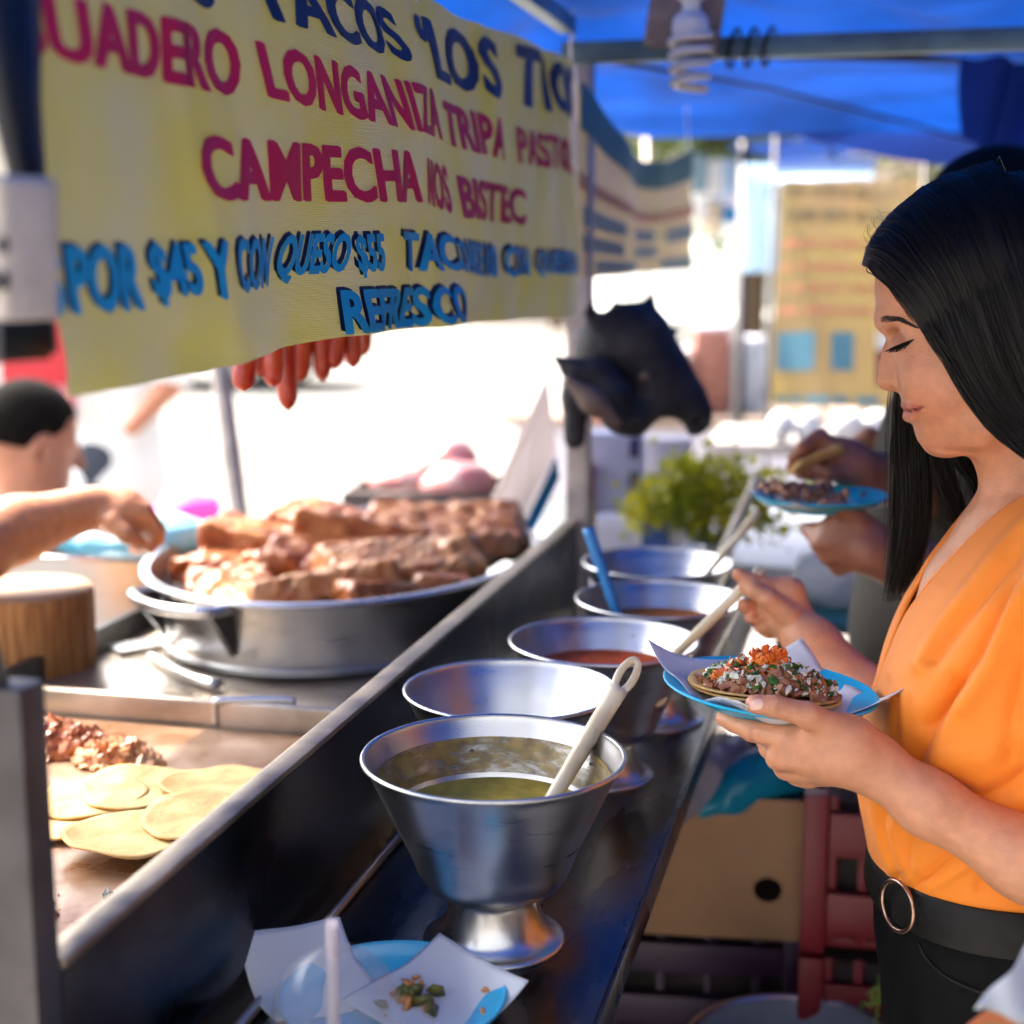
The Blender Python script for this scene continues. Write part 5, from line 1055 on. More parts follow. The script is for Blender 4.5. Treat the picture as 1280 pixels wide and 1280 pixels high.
# ================================================================ things on the left, beyond the cart
sgn = thing('sign_board', 'red and white sign board on a post at the left edge', 'sign', PD(52, 476, 4.1)*[1, 1, 0]); c = PD(52, 476, 4.1)
def board(cx, w, z0, z1, m, nm, dy=0): 
    MB().box((c[0]+cx, c[1]+dy, (z0+z1)/2), (w, .02, z1-z0), Rz(.2)).build(nm, m, sgn, bevel=.003)
M['redp'] = mat('red_panel', (.62, .03, .05), .5); M['pinkp'] = mat('faded_red_panel', (.72, .25, .28), .5)
board(0, .20, c[2]-.01, c[2]+.28, M['redp'], 'red_panel', -.012); board(0, .20, c[2]-.10, c[2]-.012, M['pinkp'], 'faded_panel', -.012); board(0, .34, c[2]-.13, c[2]+.30, M['white_plastic'], 'white_frame'); board(0, .06, 0, c[2]-.131, M['greypost'], 'post')
mt = PD(205, 625, 6.0); ml = thing('low_table', 'low table with a magenta cloth out on the street', 'table', (mt[0], mt[1], 0)); M['mag'] = mat('magenta_cloth', (.75, .05, .42), .7, bump=.004, bscale=20)
MB().grid(lambda u, v: (mt[0]+(u-.5)*.34, mt[1]+(v-.5)*.5, mt[2]+.012*math.sin(7*u+5*v)-.10*max(0, abs(u-.5)-.42)/.08-.10*max(0, abs(v-.5)-.42)/.08), 24, 24).build('cloth', M['mag'], ml, True)
MB().box((mt[0], mt[1], mt[2]-.035), (.27, .4, .03)).build('table_top', M['greypost'], ml)
for sx in (-1, 1):
    for sy in (-1, 1): MB().box((mt[0]+sx*.12, mt[1]+sy*.17, (mt[2]-.05)/2), (.02, .02, mt[2]-.05)).build('leg', M['greypost'], ml)
pA, pB = PD(276, 470, 2.95), PD(300, 650, 2.95); dv = (pB-pA)/(pA[2]-pB[2]); po = thing('pole', 'leaning steel pole standing behind the big pan', 'pole', pB+dv*(pB[2])); MB().tube([pA-dv*.42, pA, pB, pB+dv*(pB[2])], .019, 14).build('pipe', M['greypost'], po, True)
MB().lathe([(0, 0), (.06, 0), (.06, .006), (.022, .012), (.02, .03)], pB+dv*pB[2], 24).build('foot_plate', M['greypost'], po, True)
pA = PD(580, 430, 4.4); po = thing('pole', 'thin pale pole on the street right of the chorizo', 'pole', (pA[0], pA[1], 0)); MB().tube([(pA[0], pA[1], 0), (pA[0], pA[1], 2.0)], .014, 10).build('pipe', M['white_plastic'], po, True); MB().lathe([(0, 0), (.10, 0), (.10, .03), (.03, .05), (0, .05)], (pA[0], pA[1], 0), 24).build('foot_weight', M['white_plastic'], po, True)
# raw meat table
rm_ = PD(530, 640, 3.15); rt_ = thing('work_table', 'far work table with a dark tray behind the pan', 'table', (rm_[0], rm_[1], 0)); MB().box((rm_[0], rm_[1]+.05, rm_[2]-.02), (.62, .5, .03)).build('table_top', M['steel'], rt_, bevel=.004)
for sx in (-1, 1):
    for sy in (-1, 1): MB().box((rm_[0]+sx*.28, rm_[1]+.05+sy*.22, (rm_[2]-.04)/2), (.03, .03, rm_[2]-.04)).build('leg', M['greypost'], rt_)
M['darktray'] = mat('dark_tray', (.12, .09, .085), .45, .5); tray((rm_[0]+.02, rm_[1]+.05, rm_[2]-.004), .34, .26, .055, .1, 'dark tray full of raw meat on the far work table', M['darktray'])
M['raw'] = mat('raw_meat', (.58, .12, .10), .35, col2=(.76, .46, .42), vscale=18, bump=.003, bscale=30, coat=.3)
for i, (dx, dy, r, lab) in enumerate(((-.06, .03, (.09, .07, .04), 'left lump of raw meat in the dark tray'), (.05, .02, (.09, .075, .05), 'right lump of raw meat in the dark tray'), (.02, .07, (.07, .06, .05), 'topmost lump of raw meat in the dark tray'))):
    s_ = SDF(); c = np.array([rm_[0]+dx, rm_[1]+.05+dy, rm_[2]+.05+.035*(i == 2)]); s_.ell(c, r, Rz(i), .02); s_.ell(c+[.03, -.02, .02], np.array(r)*.6, None, .03); r_ = np.random.default_rng(i); K = r_.normal(size=(8, 3))*40; ph = r_.uniform(0, 6, 8); s_.fn(lambda P, K=K, ph=ph: .006*np.sin(P@K.T+ph).mean(1)*2, c, 9, op='d'); tag(sdf_obj('raw_meat', s_, .008, M['raw']), lab, 'meat')
# leaning white board with teal edge beside the far post
def pr(x, y, d): return PD(x, y, d)
wb = thing('leaning_board', 'white board with a teal edge leaning by the far post', 'board', pr(640, 690, 2.6)*[1, 1, 0])
A = [pr(684, 470, 2.62), pr(594, 668, 2.50), pr(644, 676, 2.50), pr(694, 570, 2.62)]; nrm = np.cross(A[1]-A[0], A[2]-A[0]); nrm /= np.linalg.norm(nrm); lowl = [A[1]*[1, 1, 0]+[0, 0, .034], A[2]*[1, 1, 0]+[0, 0, .034]]
MB().add([*A, *[a+nrm*.01 for a in A]], [(0, 1, 2, 3), (7, 6, 5, 4), (0, 4, 5, 1), (1, 5, 6, 2), (2, 6, 7, 3), (3, 7, 4, 0)]).build('panel', mat('white_plastic_board', (.85, .78, .74), .5, transl=.6), wb)
E_ = [pr(695, 572, 2.60), pr(646, 678, 2.48), pr(660, 680, 2.48), pr(699, 600, 2.60)]
MB().add([*E_, *[a+nrm*.012 for a in E_]], [(0, 1, 2, 3), (7, 6, 5, 4), (0, 4, 5, 1), (1, 5, 6, 2), (2, 6, 7, 3), (3, 7, 4, 0)]).build('teal_edge', mat('teal_paint', (.02, .26, .36), .5), wb)
MB().box((lowl[0]+lowl[1])/2+[0, 0, A[1][2]/2-.02], (.05, .03, A[1][2]-.045)).build('support', M['greypost'], wb)
# ================================================================ far end of the counter
TZ = .965; ft = thing('side_table', 'small table at the far end of the shelf under the herbs', 'table', (-.2, 2.95, .034)); MB().box((-.22, 2.98, TZ-.012), (.72, .70, .024)).build('table_top', M['white_plastic'], ft, bevel=.004)
for x in (-.54, .10):
    for y in (2.68, 3.28): MB().box((x, y, (TZ-.024+.034)/2), (.03, .03, TZ-.058)).build('leg', M['greypost'], ft)
def P_on(x, d): p = PD(x, 600, d); return np.array([p[0], p[1], TZ])
cc = P_on(768, 2.78); M['lav'] = mat('pale_carton', (.62, .62, .74), .6, var=.08); ct = thing('carton', 'tall pale carton below the black bull head', 'carton', cc); zt = PD(768, 538, 2.78)[2]
MB().box(cc+[0, 0, (zt-TZ)/2], (.105, .08, zt-TZ), Rz(.24)).build('carton_box', M['lav'], ct, bevel=.003)
for (x, y, h) in ((793, 560, 40), (793, 600, 34)): MB().box(PD(x, y, 2.728), (.018, .004, h*.0009), Rz(.24)).build('printed_mark', mat('dark_print', (.05, .05, .15), .5), ct)
c2 = P_on(735, 2.74); pk = thing('snack_packet', 'red and yellow packet beside the far post', 'packet', c2)
MB().box(c2+[0, 0, .05], (.022, .05, .10)).build('yellow_half', mat('yellow_pack', (.80, .55, .04), .4), pk, bevel=.004); MB().box(c2+[0, 0, .135], (.022, .05, .068)).build('red_half', mat('red_pack', (.62, .05, .03), .4), pk, bevel=.004)
c3 = P_on(832, 2.9); MBx = thing('white_carton', 'wide white carton right of the pale carton', 'carton', c3); zt3 = PD(832, 545, 2.9)[2]; MB().box(c3+[0, 0, (zt3-TZ)/2], (.10, .09, zt3-TZ), Rz(.1)).build('carton_box', mat('white_carton', (.74, .66, .62), .6), MBx, bevel=.003)
# black animal head figure
M['cow'] = mat('black_figure', (.014, .015, .022), .62, col2=(.05, .05, .055), vscale=22, spec=.3, bump=.004, bscale=60); M['cowin'] = mat('brown_inner_ear', (.14, .10, .085), .6)
k_ = 2.17/F; cw = lambda x, y, d=2.78: PD(x, y, d-.61)
cwt = thing('animal_head', 'black bull head figure with a pointed horn hung on the far post', 'figure', cw(775, 540)); s_ = SDF()
s_.chain([cw(762, 438), cw(792, 428), cw(822, 470), cw(852, 505), cw(866, 522)], [44*k_, 44*k_, 37*k_, 28*k_, 23*k_], .03); s_.chain([cw(770, 400), cw(770, 378)], [14*k_, 3*k_], .01); s_.chain([cw(752, 410), cw(738, 392), cw(742, 372)], [11*k_, 7*k_, 2*k_], .008); s_.ell(cw(872, 528, 2.755), (7*k_, .02, 4*k_), None, .006, 's'); s_.chain([cw(842, 538, 2.74), cw(880, 540, 2.74)], [3*k_, 3*k_], .006, 's'); s_.ell(cw(790, 520), (40*k_, .05, 26*k_), None, .03); s_.ell(cw(835, 535, 2.77), (22*k_, .04, 13*k_), None, .02, 's'); s_.chain([cw(795, 395), cw(812, 380), cw(816, 362)], [11*k_, 7*k_, 2*k_], .008); s_.chain([cw(815, 425, 2.80), cw(845, 412, 2.80)], [13*k_, 5*k_], .01); s_.chain([cw(720, 490), cw(718, 548)], [17*k_, 14*k_], .02); s_.chain([cw(730, 470), cw(712, 480, 2.86)], [14*k_, 12*k_], .02); s_.chain([cw(745, 470), cw(722, 495)], [22*k_, 16*k_], .02)
sdf_obj('head', s_, .006, M['cow'], cwt)
s_ = SDF(); s_.chain([cw(766, 492, 2.73), cw(745, 470, 2.72), cw(716, 462, 2.71), cw(692, 446, 2.70)], [24*k_, 22*k_, 12*k_, 3*k_], .015); s_.chain([cw(768, 500, 2.71), cw(776, 530, 2.71)], [20*k_, 7*k_], .02); sdf_obj('ear', s_, .005, M['cow'], cwt)
s_ = SDF(); s_.chain([cw(712, 476, 2.68), cw(742, 502, 2.68), cw(772, 528, 2.68)], [8*k_, 13*k_, 6*k_], .02); sdf_obj('ear_lining', s_, .005, M['cowin'], cwt)
s_ = SDF(); s_.ell(cw(806, 470, 2.715), (.008, .006, .007)); sdf_obj('eye', s_, .002, M['cowin'], cwt)
# herbs in white pots
M['herb'] = mat('herb_leaf', (.58, .50, .02), .5, col2=(.26, .32, .014), vscale=14, transl=.5); M['stem'] = mat('herb_stem', (.20, .28, .06), .5)
hbT = thing('herb_bunch', 'big bunch of bright green herbs in a white pot', 'plant', P_on(890, 2.62)); hb0 = P_on(890, 2.62)
MB().lathe([(0, 0), (.036, 0), (.044, .045), (.046, .047), (.042, .047), (.034, .01), (0, .008)], hb0, 32).build('pot', M['white_plastic'], hbT, True)
LV = []; LF = []; n0 = 0; r_ = np.random.default_rng(5); stems = []
for k in range(60):
    a_ = r_.uniform(0, 6.28); tilt = r_.uniform(.1, 1.0); L_ = r_.uniform(.09, .16); d_ = np.array([math.cos(a_)*math.sin(tilt)*1.25, math.sin(a_)*math.sin(tilt)*.8, math.cos(tilt)]); e_ = hb0+[0, 0, .035]+d_*L_*np.array([1, 1, .9]); stems.append(bez([hb0+[0, 0, .015], hb0+[0, 0, .045]+d_*L_*.5, e_+[0, 0, -.006]], 6))
    for j in range(34):
        p = e_+r_.normal(size=3)*[.026, .022, .02]; A_ = np.linalg.qr(r_.normal(size=(3, 3)))[0]; s1 = r_.uniform(.005, .011)
        sh_ = np.array([(0, -1, 0), (.75, -.2, .2), (.45, .35, .1), (0, 1, .25), (-.45, .35, .1), (-.75, -.2, .2)])*s1; LV.append(sh_@A_.T+p); LF.append(np.array([(0, 1, 2, 3), (0, 3, 4, 5)])+n0); n0 += 6
link('leaves', mesh_np('leaves', np.concatenate(LV), np.concatenate(LF)), M['herb'], hbT, smooth=False)['kind'] = 'stuff'
strands('stems', stems, .0016, M['stem'], hbT, 5)
for (x, d, r, h, lab) in ((838, 2.46, .026, .045, 'small white cup left of the herb pot'), (868, 2.50, .022, .075, 'slim white pot standing in front of the herbs')):
    p = PD(x, 640, d); p[2] = SH; t = thing('cup', lab, 'cup', p); MB().lathe([(0, 0), (r*.85, 0), (r, h), (r*1.04, h+.002), (r*.95, h), (r*.8, .004), (0, .004)], p, 28).build('cup_wall', M['white_plastic'], t, True)
    MB().lathe([(0, h*.8), (r*.9, h*.8)], p, 24).build('filling', M['onion'], t, True)
bxp = P_on(812, 2.72); tb_ = thing('tub', 'blue and white plastic tub behind the bowls', 'tub', bxp); MB().box(bxp+[0, 0, .04], (.17, .10, .08), None, 1.05).build('tub_wall', M['lav'], tb_, bevel=.008); MB().box(bxp+[.02, -.052, .045], (.05, .006, .06)).build('blue_label', mat('blue_label', (.06, .12, .40), .5), tb_)
Lb = PD(893, 662, 2.30); ladle(np.array([Lb[0]-.02, Lb[1], SH+.03]), PD(947, 598, 2.40), 'broad cream spatula leaning up in front of the herbs', M['cream'], .0085, False, False)
# second banner
b2 = thing('price_banner', 'smaller yellow banner with a green top hanging beyond the first', 'banner', (BX, 2.9, 1.46))
def b2f(z0, z1, x_off):
    def f(u, v):
        y = 2.20+1.32*u; tz_ = 1.760-.075*math.sin(u*math.pi)+.0*u; bz_ = 1.475-.0*u; z = bz_+(tz_-bz_)*(z0+(z1-z0)*v); return (BX+x_off+.010*math.sin(7*y+2*z)+.004*math.sin(15*y), y, z)
    return f
M['ylw'] = mat('faded_yellow_vinyl', (.58, .50, .24), .45, col2=(.62, .46, .30), vscale=6, transl=.3)
MB().grid(b2f(0, 1, 0), 50, 20).build('vinyl_sheet', M['ylw'], b2, True)
for (z0, z1, m) in ((.76, 1.0, mat('dark_green_print', (.03, .16, .17), .45, transl=.2)), (.46, .54, mat('pale_red_print', (.60, .32, .22), .45, transl=.3))): MB().grid(b2f(z0, z1, .004), 50, 5).build('printed_band', m, b2, True)
M['bluepr'] = mat('dull_blue_print', (.22, .34, .40), .45, transl=.3)
for (u0, u1, z0, z1) in ((.02, .28, .28, .38), (.42, .60, .28, .38), (.70, .97, .26, .38), (.02, .26, .14, .23), (.40, .62, .14, .23), (.66, .95, .02, .12), (.10, .45, .02, .10)):
    f0 = b2f(z0, z1, .005); MB().grid(lambda u, v, u0=u0, u1=u1, f0=f0: f0(u0+(u1-u0)*u, v), 10, 3).build('printed_line', M['bluepr'], b2, True)
for y in (2.22, 3.50): MB().tube([(BX, y, 1.70), (BX-.01, y, 1.86)], .002, 6).build('tie_cord', M['white_plastic'], b2, True)
# far yellow banner
fb = thing('menu_banner', 'tall faded yellow menu banner of the next stall', 'banner', PD(1058, 510, 4.0)); d0 = 4.0
Aq = [PD(964, 507, d0), PD(1150, 512, d0), PD(1150, 226, d0), PD(978, 226, d0)]
def fbf(u0, u1, v0, v1, off):
    def f(u, v):
        u_, v_ = u0+(u1-u0)*u, v0+(v1-v0)*v; return (Aq[0]*(1-u_)+Aq[1]*u_)*(1-v_)+(Aq[3]*(1-u_)+Aq[2]*u_)*v_+FW*(.02*math.sin(9*u_+3*v_)+.012*math.sin(5*v_+14*u_)-off)
    return f
MB().grid(fbf(0, 1, 0, 1, 0), 20, 20).build('vinyl_sheet', mat('pale_yellow_vinyl', (.36, .27, .095), .5, col2=(.32, .21, .11), vscale=4, transl=.2), fb, True)
dk, rd, bl_ = mat('dark_line', (.24, .18, .09), .5), mat('red_line', (.60, .25, .14), .5), mat('blue_block', (.10, .26, .34), .5)
for v0, v1, m, cols in ((.93, .975, dk, 9), (.82, .87, dk, 7), (.70, .735, rd, 8), (.60, .63, rd, 6), (.51, .54, rd, 9), (.41, .44, rd, 7), (.015, .05, bl_, 5)):
    x = .03
    for k in range(cols):
        w_ = rng.uniform(.03, .9/cols); MB().grid(fbf(x, min(x+w_, .98), v0, v1, .004), 4, 2).build('printed_line', m, fb, True); x += w_+rng.uniform(.012, .05)
MB().grid(fbf(.03, .27, .16, .33, .004), 4, 4).build('blue_panel', bl_, fb, True); MB().grid(fbf(.38, .54, .16, .33, .004), 4, 4).build('blue_panel', bl_, fb, True)
MB().grid(fbf(.70, .98, .10, .26, .004), 4, 4).build('plum_panel', mat('plum_panel', (.22, .02, .06), .5), fb, True); MB().grid(fbf(.70, .98, .26, .34, .004), 4, 4).build('white_panel', M['white_plastic'], fb, True)
for x in (966, 1152): 
    p = PD(x, 300, 4.04); MB().tube([(p[0], p[1], 0), (p[0], p[1], 1.86)], .006, 8).build('banner_pole', M['post'], fb, True)
# pale blue awning of the next stall
aw = thing('awning', 'pale blue awning edge above the menu banner', 'awning', PD(1010, 330, 4.6)*[1, 1, 0]); M['pblue'] = mat('pale_blue_sheet', (.42, .60, .80), .5, transl=.3)
MB().grid(lambda u, v: PD(945+150*u, 222-26*v+10*(1-u)**2, 4.5+.3*v), 16, 4).build('awning_edge', M['pblue'], aw, True); MB().grid(lambda u, v: PD(928+44*u, 205+135*v, 4.5+.02*math.sin(9*u)), 8, 8).build('awning_side', M['pblue'], aw, True)
for x in (930, 1092): p = PD(x, 210, 4.52); MB().tube([(p[0], p[1], 0), p], .007, 8).build('awning_pole', M['post'], aw, True)
# next stall table with white bundles
nz_ = PD(1030, 545, 3.7)[2]; nt_ = thing('stall_table', 'table of the next stall with white bundles on it', 'table', (*PD(1030, 545, 3.7)[:2], 0)); c = PD(1030, 548, 3.75); MB().box((c[0], c[1], nz_-.02), (.55, .40, .03)).build('table_top', M['greypost'], nt_, bevel=.004)
for sx in (-1, 1):
    for sy in (-1, 1): MB().box((c[0]+sx*.25, c[1]+sy*.17, (nz_-.035)/2), (.03, .03, nz_-.035)).build('leg', M['greypost'], nt_)
for i, x in enumerate((975, 1008, 1058, 1092)):
    bag(np.array([PD(x, 525, 3.62)[0], PD(x, 525, 3.62)[1], nz_+.028]), (.030 if i < 2 else .036, .03, .038), ['leftmost white bundle on the next stall table', 'second white bundle from the left on the next stall', 'white bundle right of the middle on the next stall', 'rightmost white bundle on the next stall table'][i], M['white_plastic'], 50+i, amp=.006)
# white bag and package beside the herb table
wt = PD(1040, 765, 2.55); wtb = thing('side_table', 'white plastic table right of the herbs', 'table', (wt[0]+.05, wt[1]+.1, .034)); MB().box((wt[0]+.03, wt[1]+.1, wt[2]-.012), (.28, .34, .022)).build('table_top', mat('teal_table', (.02, .16, .19), .5), wtb, bevel=.004)
for sx in (-1, 1):
    for sy in (-1, 1): MB().box((wt[0]+.03+sx*.11, wt[1]+.1+sy*.14, (wt[2]-.022+.034)/2), (.025, .025, wt[2]-.06)).build('leg', M['greypost'], wtb)
M['wbag'] = mat('white_film', (.72, .74, .78), .35, transl=.35); bag(wt+[.015, .06, .055], (.085, .07, .06), 'crumpled white plastic bag on the white table', M['wbag'], 61, amp=.012); pkq = wt+np.array([.07, -.03, .02]); tp_ = thing('snack_packet', 'small blue and white packet beside the white bag', 'packet', pkq-[0, 0, .02]); MB().box(pkq, (.07, .04, .038)).build('packet_body', M['lav'], tp_, bevel=.006); MB().box(pkq+[.005, -.0215, 0], (.03, .002, .022)).build('blue_label', M['bluepr'], tp_)
# ================================================================ boxes under the counter
M['card'] = mat('cardboard', (.40, .235, .13), .8, var=.10, vscale=8, bump=.001, bscale=50); cd = 1.95; cA, cB, cC = PD(790, 1153, cd), PD(1000, 1170, cd), PD(1018, 985, cd)
cx = thing('cardboard_box', 'brown cardboard box with a round hand hole under the shelf', 'box', (cA+cB)/2+[0, .1, 0]); Wd = np.linalg.norm((cB-cA)[:2])+.03; Hh = cC[2]-cB[2]; mid = (cA+cB)/2; mid[2] = cB[2]+Hh/2; Rc = Rz(.12)
def fp(u, v, w): return mid+Rc@np.array([(u-.5)*Wd, w, (v-.5)*Hh])
hu, hv, hr = .76, .36, .0185
V = []; n = 32; ring = [fp(hu+hr*math.cos(2*math.pi*i/n)/Wd, hv+hr*.92*math.sin(2*math.pi*i/n)/Hh, 0) for i in range(n)]
def sq(i):
    a_ = 2*math.pi*i/n; x, y = math.cos(a_), math.sin(a_); tx = (1-hu if x > 0 else hu)/max(abs(x), 1e-6)*Wd; ty_ = (1-hv if y > 0 else hv)/max(abs(y), 1e-6)*Hh; t = min(tx, ty_); return fp(hu+x*t/Wd, hv+y*t/Hh, 0)
outr = [sq(i) for i in range(n)]; corners = [fp(0, 0, 0), fp(1, 0, 0), fp(1, 1, 0), fp(0, 1, 0)]
for c_ in corners: outr[int(np.argmin([np.linalg.norm(o-c_) for o in outr]))] = c_
fm = mesh_np('f', ring+outr, [(i, (i+1) % n, n+(i+1) % n, n+i) for i in range(n)]); solidify(fm, .005); link('front', fm, M['card'], cx, smooth=False)
dp = .26
for (u, w) in ((0, .5), (1, .5)): MB().box(fp(u, .5, dp/2+.004), (.005, dp-.008, Hh), Rc).build('side', M['card'], cx)
MB().box(fp(.5, .5, dp), (Wd, .005, Hh), Rc).build('back', M['card'], cx); MB().box(fp(.5, .01, dp/2), (Wd-.012, dp-.012, .005), Rc).build('bottom', M['card'], cx); MB().box(fp(.5, .97, dp/2+.02), (Wd-.02, dp-.06, .005), Rc).build('contents', mat('box_shadow_fill', (.03, .02, .02), .9), cx)  # near-black sheet below the box top, standing in for shadow inside
M['bbag'] = mat('bright_blue_bag', (.01, .30, .50), .3, transl=.25); zb = mid[2]+Hh/2
def bagf(pts, r, label, m, seed, nm='plastic_bag'):
    s_ = SDF(); s_.chain(pts, r, .03); r_ = np.random.default_rng(seed); K = r_.normal(size=(14, 3))*55; ph = r_.uniform(0, 6, 14); s_.fn(lambda P: .010*np.abs(np.sin(P@K.T+ph)).mean(1)*1.7-.008, pts[0], 9, op='d'); return tag(sdf_obj(nm, s_, .004, m), label, 'bag')
bagf([PD(880, 1010, 1.92), PD(925, 985, 1.93), PD(962, 968, 1.95), PD(990, 985, 1.95)], [.014, .026, .036, .016], 'crumpled bright blue plastic bag on the cardboard box', M['bbag'], 71)
bagf([PD(845, 1020, 1.90), PD(880, 975, 1.95), PD(910, 945, 2.02)], [.016, .035, .035], 'clear whitish plastic bag beside the blue bag', mat('grey_film', (.42, .42, .50), .25, transl=.3), 72)
M['crate_fill'] = mat('crate_contents', (.03, .022, .028), .8, var=.6, vscale=18)
def crate(c, L_, W_, H_, m, label, slats=4, rot=.12):
    t = thing('plastic_crate', label, 'crate', c); R = Rz(rot); c = np.asarray(c, float); b_ = lambda p, d, nm: MB().box(c+R@np.array(p), d, R).build(nm, m, t, bevel=.003)
    for sx in (-1, 1):
        for sy in (-1, 1): b_((sx*(L_/2-.015), sy*(W_/2-.015), H_/2), (.03, .03, H_-.002), 'corner')
    for k in range(slats):
        z = H_*(k+.5)/slats; h = H_/slats*.55
        for s_ in (-1, 1): b_((0, s_*(W_/2-.008), z), (L_-.062, .012, h), 'slat'); b_((s_*(L_/2-.008), 0, z), (.012, W_-.062, h), 'slat')
    for k in range(5):
        x = -L_/2+L_*(k+1)/6
        for s_ in (-1, 1): b_((x, s_*(W_/2-.018), H_/2), (.012, .006, H_-.01), 'upright')
    b_((0, 0, .008), (L_-.04, W_-.04, .012), 'bottom')
    MB().box(c+R@np.array([0, 0, H_/2]), (L_-.06, W_-.06, H_-.03), R).build('contents', M['crate_fill'], t); return t  # dark block added so no street light shows between the slats
M['purple'] = mat('purple_plastic', (.035, .014, .055), .45); M['redc'] = mat('red_plastic', (.20, .008, .018), .45)
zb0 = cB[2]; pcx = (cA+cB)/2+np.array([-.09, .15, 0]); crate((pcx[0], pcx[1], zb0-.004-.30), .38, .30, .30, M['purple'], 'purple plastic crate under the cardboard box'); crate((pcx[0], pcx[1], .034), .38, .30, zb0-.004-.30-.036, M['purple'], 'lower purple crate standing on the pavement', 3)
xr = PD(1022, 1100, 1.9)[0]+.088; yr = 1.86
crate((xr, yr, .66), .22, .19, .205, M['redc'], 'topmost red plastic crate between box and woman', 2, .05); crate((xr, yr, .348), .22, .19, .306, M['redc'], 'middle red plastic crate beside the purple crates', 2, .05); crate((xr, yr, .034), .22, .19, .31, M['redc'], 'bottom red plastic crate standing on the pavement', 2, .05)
bagf([(xr-.03, yr-.01, .885), (xr+.01, yr+.01, .92), (xr+.03, yr, .945)], [.05, .055, .04], 'red mesh bag lying on the topmost red crate', mat('red_mesh', (.45, .03, .06), .5, col2=(.5, .35, .36), vscale=16), 74)
# bucket with herbs
bk = PZ(1000, 1312, .60); bkt = thing('bucket', 'grey metal bucket with plastic lining at the bottom right', 'bucket', (bk[0], bk[1], .034)); hB = .60-.034
MB().lathe([(0, .0), (.095, .0), (.10, .01), (.133, hB-.01), (.138, hB-.004), (.136, hB), (.130, hB-.002), (.097, .014), (0, .010)], (bk[0], bk[1], .034), 56).build('bucket_wall', M['steel'], bkt, True)
MB().lathe([(.128, hB-.004), (.120, hB-.05), (.10, hB-.14), (0, hB-.16)], (bk[0], bk[1], .034), 56).build('plastic_lining', mat('lining_film', (.22, .26, .34), .25, bump=.006, bscale=24), bkt, True)
sp0 = np.array([bk[0]+.07, bk[1]+.05, .035+hB-.15]); hs = thing('herb_sprig', 'thin green herb sprig sticking out of the bucket', 'herb', sp0); M['sprig'] = mat('sprig_green', (.16, .26, .04), .5)
top_ = PD(1100, 1225, np.linalg.norm((sp0-CAM)*[1, 1, 0])); L_ = [bez([sp0, (sp0+top_)/2+[.003, 0, 0], top_], 10)]
for k in range(9): p = sp0*.12+top_*.88+rng.normal(size=3)*.004; L_.append(bez([p, p+rng.normal(size=3)*.007+[0, 0, .008], p+rng.normal(size=3)*.012+[0, 0, .014]], 6))
strands('stalk', L_, .0022, M['sprig'], hs, 5)

# spills: salsa drops and crumbs along the shelf
M['drop'] = mat('salsa_drop', (.34, .10, .02), .25, coat=.4, col2=(.14, .10, .02), vscale=30)
def dropf(r_):
    y = r_.uniform(.85, 2.1); x = -.31+r_.normal()*.07
    return (min(max(x, -.425), -.195), y, SH+.0006)
dr = chunks(110, dropf, .0022, None, 91).build('salsa_drops', M['drop'], None, True); dr.scale = (1, 1, .35); tag(dr, 'small salsa drops and crumbs scattered on the steel shelf', 'food', kind='stuff')
r9 = np.random.default_rng(92)
def rimf(r_):
    k = r_.integers(0, 3); a_ = r_.uniform(0, 6.28); z = r_.uniform(.118, .146); r = (BOWL_R(z)-.0008)*[1, .95, .95][k]; c_ = BC[[0, 2, 3][k]]; return c_+np.array([r*math.cos(a_), r*math.sin(a_), z*[1, .95, .95][k]])
dr = chunks(24, rimf, .0016, None, 93).build('rim_splashes', M['drop'], None, True); tag(dr, 'dried salsa splashes around the inner rims of the bowls', 'food', kind='stuff')
# ================================================================ surroundings
M['plaster'] = mat('pale_plaster', (.55, .50, .44), .85, var=.1, vscale=1.2); M['plaster2'] = mat('ochre_plaster', (.50, .34, .20), .85, var=.1, vscale=1.2); M['wdark'] = mat('window_glass', (.05, .06, .08), .1); M['brickred'] = mat('brick_red_plaster', (.36, .15, .10), .85, var=.15, vscale=1.5)
def house(x0, x1, y, dep, h, m, label, floors, cols, face=-1):
    t = thing('building', label, 'building', ((x0+x1)/2, y+dep/2, 0)); MB().box(((x0+x1)/2, y+dep/2, h/2), (x1-x0, dep, h)).build('wall', m, t); MB().box(((x0+x1)/2, y+dep/2, h+.12), (x1-x0+.3, dep+.3, .24)).build('cornice', M['plaster'], t)
    for f in range(floors):
        for c in range(cols):
            xx = x0+(x1-x0)*(c+.5)/cols; zz = h*(f+.55)/floors; wv = MB().box((xx, y-.03, zz), (1.3, .08, 1.5)).build('window', M['white_plastic'], t); MB().box((xx, y-.085, zz), (1.1, .03, 1.3)).build('pane', M['wdark'], wv)
    return t
house(-34, -21, 34, 8, 7.5, M['plaster'], 'pale two storey building far left across the street', 2, 4); house(-20.5, -9, 36, 8, 9.5, M['plaster2'], 'ochre three storey building across the street', 3, 4); house(-8.5, 1, 37, 8, 7, M['plaster'], 'pale low building straight across the street', 2, 3); house(1.5, 12, 33, 8, 9, M['brickred'], 'brick red building across the street on the right', 3, 4)
